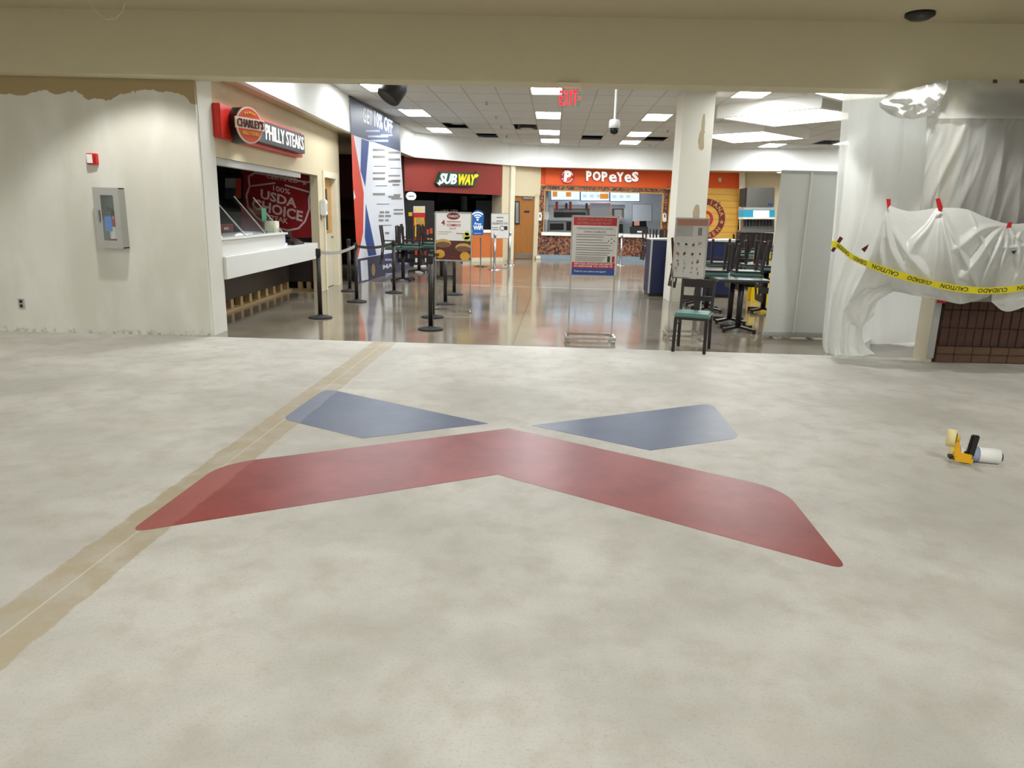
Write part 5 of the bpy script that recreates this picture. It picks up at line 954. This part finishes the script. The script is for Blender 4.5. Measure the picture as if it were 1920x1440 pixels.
# turned-up swag held by red tape
RIDGES = [((.0, .0), (.02, 1.), .05, .10), ((.0, .0), (.14, 1.), .06, .10), ((.0, .02), (.3, 1.), .07, .13), ((.0, .03), (.46, .95), .06, .09), ((.34, .0), (.12, .75), .05, .07), ((.34, .0), (.34, .9), .06, .10), ((.34, .0), (.52, .98), .07, .13), ((.34, .02), (.7, .9), .06, .10), ((.8, .02), (.42, .35), .05, .08), ((.8, .02), (.5, .62), .06, .11), ((.8, .03), (.62, .85), .06, .12), ((.8, .03), (.8, 1.), .06, .10), ((.8, .02), (1., .75), .05, .09), ((.56, .06), (.74, .5), .04, .06), ((.62, .3), (.95, .3), .04, .07)]
def ridges(u, v, rs):
    h = 0
    for (a0, b0), (a1, b1), wd, am in rs:
        du, dv = a1 - a0, b1 - b0; L2 = du * du + dv * dv; q = max(0, min(1, ((u - a0) * du + (v - b0) * dv) / L2)); dd = math.hypot(u - a0 - du * q, v - b0 - dv * q)
        wq = wd * (.35 + .9 * q); h = max(h, am * min(1, .25 + 1.6 * q) * max(0, 1 - dd / wq))
    return h
def d6(u, v, P):
    w = .035 * nz(u * 3, v * 3, 4); b = .10 * math.sin(math.pi * min(1, v * 1.05)) * (.4 + .6 * math.sin(math.pi * u))
    return b + ridges(u + w, v + w, RIDGES) + .016 * crease(u * 3 - v * 1.2, v * 2.2 + u, 8)
tag(sheet('plastic_swag', [[(1664, 384, 8.0), (1705, 396, 7.98), (1760, 390, 7.96), (1810, 392, 7.94), (1850, 408, 7.93), (1898, 420, 7.92), (1960, 412, 7.9)], [(1650, 430, 7.98), (1700, 440, 7.94), (1755, 440, 7.9), (1806, 446, 7.88), (1852, 452, 7.88), (1900, 456, 7.9), (1950, 448, 7.9)], [(1632, 480, 8.0), (1690, 490, 7.92), (1752, 494, 7.88), (1806, 500, 7.86), (1848, 502, 7.88), (1885, 496, 7.9), (1925, 490, 7.9)], [(1612, 525, 8.05), (1672, 525, 7.98), (1745, 532, 7.92), (1805, 540, 7.9), (1840, 540, 7.92), (1868, 532, 7.94), (1895, 520, 7.95)], [(1590, 566, 8.2), (1650, 545, 8.1), (1735, 556, 8.0), (1795, 568, 7.98), (1832, 563, 7.98), (1860, 552, 8.0), (1880, 542, 8.0)]], 120, 80, d6, 'film_thick'), 'white plastic swag turned up and held by three pieces of red tape', 'plastic sheet')
def d7(u, v, P): return .05 * (fold(u * 2.2 + v * .8, 1.6) - .4) + .04 * crease(u * 2.5, v * 2.5, 13)
tag(sheet('plastic_tail', [[(1905, 436, 7.86), (1935, 428, 7.86), (1975, 420, 7.86)], [(1882, 494, 7.84), (1915, 488, 7.84), (1970, 480, 7.84)], [(1862, 545, 7.86), (1900, 548, 7.82), (1965, 535, 7.84)], [(1859, 566, 7.88), (1893, 584, 7.84), (1960, 556, 7.86)]], 36, 44, d7, 'film'), 'loose plastic corner hanging at the right edge over the bricks', 'plastic sheet')
def d8(u, v, P): return .07 * math.sin(math.pi * u) + .05 * (fold(u * 3 + v * 2 + .5 * nz(u * 3, v * 3, 1), 1.7) - .4) + .05 * crease(u * 3, v * 3, 17)
tag(sheet('crumpled_plastic', [[(1640, 498, 8.2), (1685, 508, 8.1), (1700, 530, 8.05)], [(1602, 545, 8.2), (1640, 540, 8.05), (1672, 548, 8.05)], [(1582, 580, 8.3), (1612, 578, 8.12), (1646, 566, 8.12)], [(1588, 602, 8.4), (1612, 612, 8.2), (1638, 592, 8.2)]], 40, 44, d8, 'film'), 'crumpled pouch of plastic hanging beside the curtain below the caution tape', 'plastic sheet')
def d9(u, v, P): return .05 * (fold(u * 3 + .4 * nz(u * 4, v * 3), 1.5)) + .03 * nz(u * 8, v * 8)
vs9 = []; nu, nv = 40, 24
for j in range(nv + 1):
    for i in range(nu + 1):
        u, v = i / nu, j / nv; a = PZ(1556 + 75 * u, 664 - 16 * math.sin(math.pi * u) * (1 - v) - 22 * (1 - v) + 4 * nz(u * 5, 1)); h = .02 + .09 * (1 - v) * (fold(u * 3.3 + v * .6, 1.5)) + .02 * abs(nz(u * 9, v * 9)); vs9.append(Vector((a.x, a.y, max(.003, h * (1 - v * .85)))))
tag(MB().add(vs9, [(j * (nu + 1) + i, j * (nu + 1) + i + 1, (j + 1) * (nu + 1) + i + 1, (j + 1) * (nu + 1) + i) for j in range(nv) for i in range(nu)]).build('plastic_heap', 'film', None, True), 'small heap of plastic lying on the floor at the foot of the curtain', 'plastic sheet')
# duct tape pieces
def tape_piece(name, pts, Y, m, lab):
    pl = Plane((-1, Y), (1, Y)); tag(prism_px(pl, pts, -.003, 0, name, m), lab, 'tape', 'tape pieces')
tape_piece('tape_strip', [(1662, 373), (1670, 373), (1670, 384), (1664, 391)], 7.93, 'tape_red', 'red tape piece at the left top of the swag'); tape_piece('tape_strip', [(1754, 373), (1762, 371), (1768, 388), (1766, 397), (1760, 396)], 7.85, 'tape_red', 'longest red tape piece at the middle top of the swag'); tape_piece('tape_strip', [(1890, 417), (1898, 416), (1896, 427), (1887, 428)], 7.8, 'tape_red', 'red tape piece at the right top of the swag')
tape_piece('tape_strip', [(1575, 443), (1581, 447), (1563, 473), (1558, 470)], 8.62, 'tape_maroon', 'dark red tape strip holding the end of the caution tape'); tape_piece('tape_strip', [(1615, 467), (1629, 458), (1626, 466), (1621, 473)], 8.4, 'tape_maroon', 'small dark red tape scrap right of the caution tape end'); tape_piece('tape_strip', [(1896, 471), (1906, 470), (1901, 477)], 7.78, 'black', 'tiny black tape scrap on the right part of the swag')
for x in (1866, 1916): tape_piece('tape_strip', [(x - 4, 149), (x + 4, 149), (x + 4, 156), (x - 4, 156)], 8.14, 'tape_maroon', 'dark tape tab on the top edge of the plastic, ' + ('left' if x < 1900 else 'right') + ' one')
# caution tape
CT = [PY(1559, 457, 8.6), PY(1572, 461, 8.54), PY(1600, 483, 8.2), PY(1640, 500, 7.78), PY(1690, 517, 7.68), PY(1740, 530, 7.72), PY(1790, 540, 7.7), PY(1840, 545, 7.68), PY(1890, 543, 7.66), PY(1925, 538, 7.65), PY(2000, 528, 7.62)]
HW = .036
def twist(q): return .15 + .6 * math.exp(-((q - .5) / .05) ** 2)
def ribbon(q, s, o=0.0):
    c = along(CT, q); e = along(CT, min(1, q + .004)) - along(CT, max(0, q - .004)); e.normalize(); w_ = Vector((0, 0, 1)); w_ = (w_ - e * w_.dot(e)).normalized(); n_ = e.cross(w_); n_ = -n_ if n_.dot(ORG - c) < 0 else n_
    a = twist(q); return c + (w_ * math.cos(a) + n_ * math.sin(a)) * (s * HW) + (n_ * math.cos(a) - w_ * math.sin(a)) * o
t = thing('caution_tape', ribbon(.5, 0), 'yellow CAUTION CUIDADO tape strung across the plastic sheeting', 'caution tape')
n = 140; vs_ = []; 
for i in range(n + 1): vs_ += [ribbon(i / n, -1), ribbon(i / n, 0), ribbon(i / n, 1)]
MB().add(vs_, [(3 * i + k, 3 * i + 3 + k, 3 * i + 4 + k, 3 * i + 1 + k) for i in range(n) for k in range(2)]).build('ribbon', 'caution_yellow', t, True)
Ls = [0]
for i in range(200): Ls.append(Ls[-1] + (along(CT, (i + 1) / 200) - along(CT, i / 200)).length)
def q_at(s):
    for i in range(200):
        if Ls[i + 1] >= s: return (i + (s - Ls[i]) / max(1e-6, Ls[i + 1] - Ls[i])) / 200
    return 1.0
s = Ls[-1] - .2; k = 0; H_ = .045
while s > .25:
    wd = ('CAUTION', 'CUIDADO')[k % 2]; g, fs = glyphs(wd, .012); x0 = min(v.x for v in g); x1 = max(v.x for v in g); sc_ = H_ / .7; wl = (x1 - x0) * sc_
    MB().add([ribbon(q_at(max(0, s - (v.x - x0) * sc_)), -(v.y - .35) * sc_ / HW, .002 + .0005 * (v.z > 0)) for v in g], fs).build('lettering', 'ink', t); s -= wl + .1; k += 1
# ================================================================== MASKING TOOL ON THE FLOOR
A = PZ(1772, 862); B = PZ(1874, 872); A = Vector((A.x, A.y, 0)); B = Vector((B.x, B.y, 0)); ax = (B - A).normalized(); sd = Vector((-ax.y, ax.x, 0)); UPZ = Vector((0, 0, 1))
t = thing('masking_tool', A, 'yellow masking dispenser with cream tape and a white film roll on the floor', 'tape dispenser')
LQ = (B - A).length; P_ = lambda a, s, z: A + ax * (a * LQ) + sd * s + UPZ * z
rr = .052; MB().lathe([(rr * .8, 0), (rr, .002), (rr, LQ * .74), (rr * .8, LQ * .745)], P_(.26, .03, rr), 28, ax).build('film_roll', 'white', t, True); MB().lathe([(rr * 1.01, 0), (rr * 1.01, .07)], P_(.40, .03, rr), 28, ax).build('roll_label', 'banner_grey', t, True); MB().lathe([(.03, 0), (.03, .02)], P_(.99, .03, rr - .004), 20, ax).build('end_cap', 'black', t)
c = P_(.06, .02, .155); MB().lathe([(.04, -.025), (.06, -.025), (.06, .03), (.04, .03)], c, 28, ax + sd * -.35).build('tape_roll', 'masking', t, True); MB().lathe([(.04, -.02), (.04, .033), (.015, .036)], c, 24, ax + sd * -.35).build('tape_core', 'black', t); MB().lathe([(.026, .034), (.026, .05), (.01, .055)], c, 20, ax + sd * -.35).build('hub', 'tool_yellow', t)
MB().bar(P_(.12, .0, .17), P_(.18, -.01, .06), .035, .025).bar(P_(.1, -.03, .055), P_(.42, -.03, .045), .05, .04).bar(P_(.12, -.045, .03), P_(.45, -.045, .02), .03, .03).build('frame', 'tool_yellow', t); MB().bar(P_(.02, -.03, .035), P_(.14, -.03, .04), .05, .02).build('blade_guard', 'black', t)
MB().bar(P_(.41, -.02, .05), P_(.46, -.02, .2), .05, .03).bar(P_(.3, -.02, .07), P_(.42, -.02, .06), .03, .03).build('handle', 'black', t, bevel=.006)
w_ = MB()
for a, b in (((.0, -.07), (.2, -.08)), ((.28, -.10), (.38, -.105)), ((.28, -.07), (.28, -.10)), ((.38, -.07), (.38, -.105)), ((.2, -.08), (.28, -.07))): w_.tube(P_(a[0], a[1], .008), P_(b[0], b[1], .008), .003, 6)
w_.build('wire_guide', 'steel', t); MB().prism([P_(.02, .0, .12), P_(.14, -.02, .12), P_(.12, -.02, .045), P_(.04, .0, .045)], [P_(.02, .003, .12), P_(.14, -.017, .12), P_(.12, -.017, .045), P_(.04, .003, .045)]).build('tape_tongue', 'masking', t)
